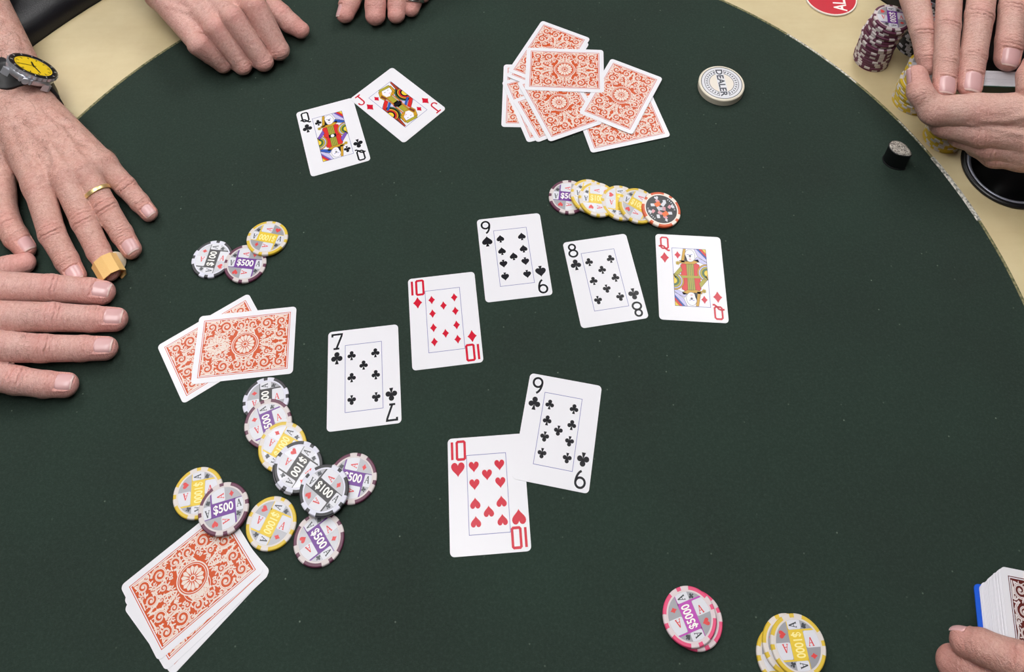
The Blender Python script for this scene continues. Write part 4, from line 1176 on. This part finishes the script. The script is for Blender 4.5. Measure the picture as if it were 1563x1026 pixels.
def sleeve(person, hand, chain_ids, f0, m, length, lift=3., grow=10.):
    """sleeve over the far end of a forearm, f0 = where on the first chain it starts (0 elbow end .. 1 wrist end)"""
    a = np.mean([hand.palm[i][0][:3] for i in chain_ids], 0); b = np.mean([hand.palm[i][1][:3] for i in chain_ids], 0)
    ax = (a - b) / np.linalg.norm(a - b); c = b + (a - b) * (1 - f0)
    rows = hand.wrap(hand.palm_sdf, c, ax, (0., length), 2.2, n=40, lift=lift, rmax=80., grow=grow)
    # rows past the arm's end keep the last full radius
    best = None; out = []
    for i, (p, q) in enumerate(rows):
        cc = p.mean(0); r = np.linalg.norm(p - cc, axis=1).mean()
        if best is not None and r < best[0] * .93:
            o = c + ax * (length * i / (len(rows) - 1)); out.append((best[1] - best[3] + o, best[2] - best[3] + o))
        else:
            o = c + ax * (length * i / (len(rows) - 1)); best = (r, p, q, o); out.append((p, q))
    return obj('sleeve', band_mesh(out, m, 'sleeve', True), person)

M_SLV = mat('dark_knit', S(24, 24, 30), .85); M_SLV2 = mat('grey_knit', S(70, 74, 84), .85)
sleeve(p1, HL, (0, 1), .05, M_SLV2, 110.)
sleeve(p1, HR, (0, 1), .25, M_SLV2, 120.)
sleeve(p2, FR, (0, 1), .80, M_SLV, 150., 3.)
sleeve(p2, FL, (0, 1), .55, M_SLV, 150.)
sleeve(p3, U3, (0, 1), .55, M_SLV, 150.)
sleeve(p3, L3, (0, 1), .45, M_SLV, 140.)
sleeve(p4, R4, (0, 1), .45, M_SLV2, 140.)

# rings and the finger bandage
def ring_on(hand, finger, i, t, label, m, hw=2.1, th=1.0):
    ch = hand.fingers[finger]; f = lambda p: hand.chain(p, ch, hand.kj)
    c = lerp(ch[i], ch[i + 1], t); ax = ch[i + 1][:3] - ch[i][:3]
    o = obj('finger_ring', band_mesh(hand.wrap(f, c, ax, hw, th, n=40, lift=.25), m, 'finger_ring')); o['label'] = label; o['category'] = 'ring'
    return o
ring_on(HL, 'ring', 0, .60, 'plain gold ring on the finger beside the bandaged one', mat('gold', S(240, 214, 150), .35, metal=.8))
ring_on(FL, 'ring', 1, .93, 'silver ring on a finger of a half-closed hand', mat('silver', S(206, 204, 200), .25, metal=1.), 2.6)
ch = HL.fingers['middle']
band = thing('finger_bandage', 'tan adhesive bandage wrapped round a fingertip on the felt', 'bandage', loc=W(lerp(ch[2], ch[3], .5)))
M_BAND = mat('bandage_tan', S(236, 192, 122), .7)
nb = NT(M_BAND); vv_ = nb.coords(); nn_ = nb.n('ShaderNodeTexNoise', Scale=700., Detail=2.); nb.l(vv_, nn_.inputs['Vector']); nb.bump(nn_.outputs[0], .3, .0006)
rows = HL.wrap(lambda p: HL.chain(p, ch, HL.kj), lerp(ch[2], ch[3], .93), ch[3][:3] - ch[2][:3], 10.5, 1.2, n=9, lift=.9, minr=10.2)
me = band_mesh(rows, M_BAND, 'wrap'); me.polygons.foreach_set('use_smooth', [False] * len(me.polygons))
o = obj('wrap', me); o.parent = band; o.matrix_parent_inverse = Matrix.Translation(W(lerp(ch[2], ch[3], .5))).inverted()
g = MB(); lathe(g, [(0, 0), (9.6, 0), (10.2, .8), (9.6, 1.8), (0, 2.0)], 28, mat('gauze', S(226, 214, 190), .85))
pad = obj('gauze_pad', g.mesh('gauze_pad', True), band)
vx, vy, vz = view_axes(178, 408)
nz = .25 * vx + .35 * vy + .9 * vz; nz /= np.linalg.norm(nz); xx = np.cross(nz, vz); xx /= np.linalg.norm(xx)
pad.matrix_parent_inverse = Matrix.Translation(W(lerp(ch[2], ch[3], .5))).inverted()
pad.matrix_basis = m4(xx, np.cross(nz, xx), nz, H(176, 400, 7.))

# wrist watch
def watch():
    u, v = 51.5, 100.; vx, vy, vz = view_axes(u, v)
    mj = .908 * vx - .419 * vy; t_ = .419 * vx + .908 * vy
    n = .36 * vz + .933 * t_; n /= np.linalg.norm(n)
    y = -mj; x = np.cross(y, n)                  # y: towards twelve (along the strap), x: towards the crown
    if x.dot(vy) > 0: x, y = -x, -y
    a = np.mean([HL.palm[i][1][:3] for i in (0, 1)], 0); b = np.mean([HL.palm[i][2][:3] for i in (0, 1)], 0)
    ax = (b - a) / np.linalg.norm(b - a)
    s0, _ = HL.surf(46, 112)
    p = s0 + n * 3.5
    top = p + n * 12.
    # slide so that the dial centre falls on its pixel
    hgt = top[2]; tgt = H(u, v, hgt); p = tgt - n * 12.
    w = thing('wrist_watch', 'diving watch with yellow dial and black strap on the bare wrist', 'watch', mw=m4(x, y, n, p))
    st = mat('watch_steel', S(196, 198, 206), .34, metal=.65); bk = mat('watch_black', S(22, 22, 26), .35)
    yl = mat('watch_dial_yellow', S(242, 206, 36), .4); ink = mat('watch_ink', S(40, 36, 20), .5)
    b = MB(); lathe(b, [(0, -1), (21, -1), (24, 1), (25.2, 4), (25.2, 7), (23.5, 8.4), (0, 8.4)], 56, st); case = obj('case', b.mesh('case', True), w)
    for sx in (-1, 1):
        for sy in (-1, 1):
            b = MB(); prism(b, [(sx * 9.5, sy * 20), (sx * 17.5, sy * 17), (sx * 15.2, sy * 23.5), (sx * 13.4, sy * 25.4), (sx * 11.8, sy * 25)][::(1 if sx * sy > 0 else -1)], -3.5, 3.6, st); obj('lug', b.mesh('lug'), case)
    b = MB(); n_ = 60; pr = []
    for k in range(n_):
        q = 26.8 if k % 2 else 25.2; pr.append((q * math.cos(2 * math.pi * k / n_), q * math.sin(2 * math.pi * k / n_)))
    prism(b, pr, 8.0, 11.2, st); bez = obj('bezel', b.mesh('bezel'), w)
    b = MB(); lathe(b, [(25.6, 11.2), (25.2, 12.0), (20.0, 11.7), (19.8, 11.0)], 56, bk); obj('bezel_insert', b.mesh('bezel_insert', True), bez)
    b = MB()
    for k in range(12):
        an = math.radians(k * 30 + 15); b.poly(xf(rrect(.9, 2.6 if k % 3 else 3.4, .2, 2), 23.2 * math.cos(an), 23.2 * math.sin(an), 1, math.degrees(an) - 90), 11.95, mat('watch_mark', S(214, 214, 210), .4))
    obj('bezel_marks', b.mesh('bezel_marks'), bez)
    b = MB(); b.poly(circ(0, 0, 20.0, 48), 11.25, yl); dial = obj('dial', b.mesh('dial'), w)
    b = MB()
    for k in range(60):
        an = math.radians(k * 6); L_ = 3.4 if k % 5 == 0 else 1.3; b.poly(xf(rrect(1.2 if k % 5 == 0 else .45, L_, .1, 1), (18.6 - L_ / 2) * math.cos(an), (18.6 - L_ / 2) * math.sin(an), 1, k * 6 - 90), 11.3, ink)
    obj('hour_marks', b.mesh('hour_marks'), dial)
    for nm, an, L_, wd in (('hour_hand', 205, 10, 1.9), ('minute_hand', 40, 15.5, 1.4), ('second_hand', 300, 17, .5)):
        b = MB(); prism(b, xf([(-3, -wd / 2), (L_ * .8, -wd / 2), (L_, 0), (L_ * .8, wd / 2), (-3, wd / 2)], 0, 0, 1, an), 11.5, 11.8, ink); obj(nm, b.mesh(nm), dial)
    b = MB(); lathe(b, [(0, 0), (3.4, 0), (3.6, .6), (3.6, 4), (3.0, 4.6), (0, 4.6)], 20, st); cr_ = obj('crown', b.mesh('crown', False), w)
    cr_.matrix_basis = Matrix.Translation((.0255, 0, .0042)) @ Matrix.Rotation(math.pi / 2, 4, 'Y')
    b = MB(); prism(b, [(24.4, -7), (28.4, -6), (28.4, -3.9), (25, -4)], 1.5, 6.8, st); prism(b, [(25, 4), (28.4, 3.9), (28.4, 6), (24.4, 7)], 1.5, 6.8, st); obj('crown_guard', b.mesh('crown_guard'), w)
    # strap: hugs the wrist below the case, in the plane of the twelve-six axis
    axis = x / np.linalg.norm(x); c = p - n * 26. - axis * 5.
    rows = HL.wrap(HL.palm_sdf, c, axis, 11., 2.6, n=64, lift=.5, rmax=75., ref=n)
    me = band_mesh(rows, mat('watch_strap', S(20, 20, 24), .5), 'strap')
    inv = w.matrix_world.inverted()
    for q in me.vertices:
        l = inv @ q.co
        if abs(l.y) < .030 and l.z > .0012: l.z = .0012
        q.co = l
    o = obj('strap', me, w)
watch()

# body hair
def hairs(arm, hand, n, zmin, sel, L, m):
    V, N = hand.V, hand.N
    ok = np.where((N[:, 2] > .1) & sel(V))[0]
    if len(ok) == 0: return
    idx = rng.choice(ok, n); mb = MB()
    wp = hand.palm[0][0][:3]
    for i in idx:
        p, nn = V[i], N[i]
        d = np.array([rng.normal(0, .5), rng.normal(0, .5), 0]) + np.array([.55, -.35, 0.]); d -= nn * d.dot(nn); d /= max(np.linalg.norm(d), 1e-6)
        l = L * rng.uniform(.6, 1.3); s_ = np.cross(nn, d) * .075
        a, b, c = p + nn * .1, p + d * l * .5 + nn * (.5 + .12 * l), p + d * l + nn * .35
        mb.add([a - s_, a + s_, b + s_, b - s_, c], [(0, 1, 2, 3), (3, 2, 4)], m)
    me = mb.mesh('arm_hair')
    for q in me.vertices: q.co.z += TZ
    o = obj('arm_hair', me, arm); o['kind'] = 'stuff'
M_HAIR = mat('body_hair', S(116, 76, 54), .5)
arms = [o for o in bpy.data.objects if o.name.startswith('arm') and o.parent]
byp = lambda p: [o for o in arms if o.parent == p]
cut1 = HL.palm[2][1][:3]
hairs(byp(p1)[0], HL, 2600, 20, lambda V: (V[:, 1] > cut1[1] - 4), 8., M_HAIR)
c2 = [HR.fingers[k] for k in ('index', 'middle', 'ring')]
hairs(byp(p1)[1], HR, 70, 20, lambda V: np.any([np.linalg.norm(V - lerp(c[0], c[1], .72), axis=1) < 15 for c in c2[1:]], axis=0), 5., M_HAIR)

# ------------------------------------------------------------------ the two decks in hand
def deck(label, origin, xl, yv, n, count, cut, shear, back=None, cutoff=0.):
    """origin = middle of the deck's bottom; xl long axis, yv short axis, n stacking direction"""
    t = thing('card_deck', label, 'card deck', mw=m4(yv, xl, n, origin))
    cm = MB(); prism(cm, rrect(CW + .6, CH + .4, 3.6), 0, .9, cut); obj('cut_card', cm.mesh('cut_card'), t, loc=(cutoff * .001, 0, 0))
    for k in range(count):
        f = (k + 1) / count; j = rng.normal(0, .22, 2)
        o = obj('card', ME_STOCK, t, loc=((shear[0] * f + j[0]) * .001, (shear[1] * f + j[1]) * .001, (.95 + k * .305) * .001))
    if back is not None:
        obj('back_print', back, t, loc=o.location)
    return t
A_, B_ = H(1419, 122, 80), H(1553, 127, 82)
xl = (B_ - A_) / np.linalg.norm(B_ - A_); vx, vy, vz = view_axes(1486, 121)
n3 = vy * .99 - vz * .10; n3 -= xl * n3.dot(xl); n3 /= np.linalg.norm(n3); yv = np.cross(xl, n3)
org = (A_ + B_) / 2 - n3 * 8 - vz * (CW / 2)
deck('white-edged deck with dark green cut card squared between two hands', org, xl, yv, n3, 50, mat('cut_card_green', S(22, 74, 60), .45), (0, 0), ME_BACK_B)

vx, vy, vz = view_axes(1530, 870)
n4 = .45 * vx + .10 * vy + .887 * vz; n4 /= np.linalg.norm(n4)
el = -.19 * vx - .95 * vy; el -= n4 * el.dot(n4); el /= np.linalg.norm(el)
es = np.cross(el, n4); es = es if es.dot(vx) > 0 else -es
up_ = -el                                          # long axis towards the far short edge
yv = es; xl = np.cross(n4, yv)
corner = H(1526, 864, 46)
cen_top = corner + es * CW / 2 + el * CH / 2
th4 = 50 * .305 + 1
shx, shy = 10., -9.
if xl.dot(el) > 0: shy = -shy
# the stack is bevelled: lower cards trail away from the thumb
org4 = cen_top - n4 * th4 - yv * shx - xl * (-shy if xl.dot(el) > 0 else -shy) * 0 
sh = np.array([shx, 12. if xl.dot(el) < 0 else -12.])
org4 = cen_top - n4 * th4 - yv * sh[0] - xl * sh[1]
deck('brown-backed deck with bright blue cut card gripped in a hand', org4, xl, yv, n4, 50, mat('cut_card_blue', S(24, 88, 206), .4), (sh[0], sh[1]), ME_BACK_B, -3.2)
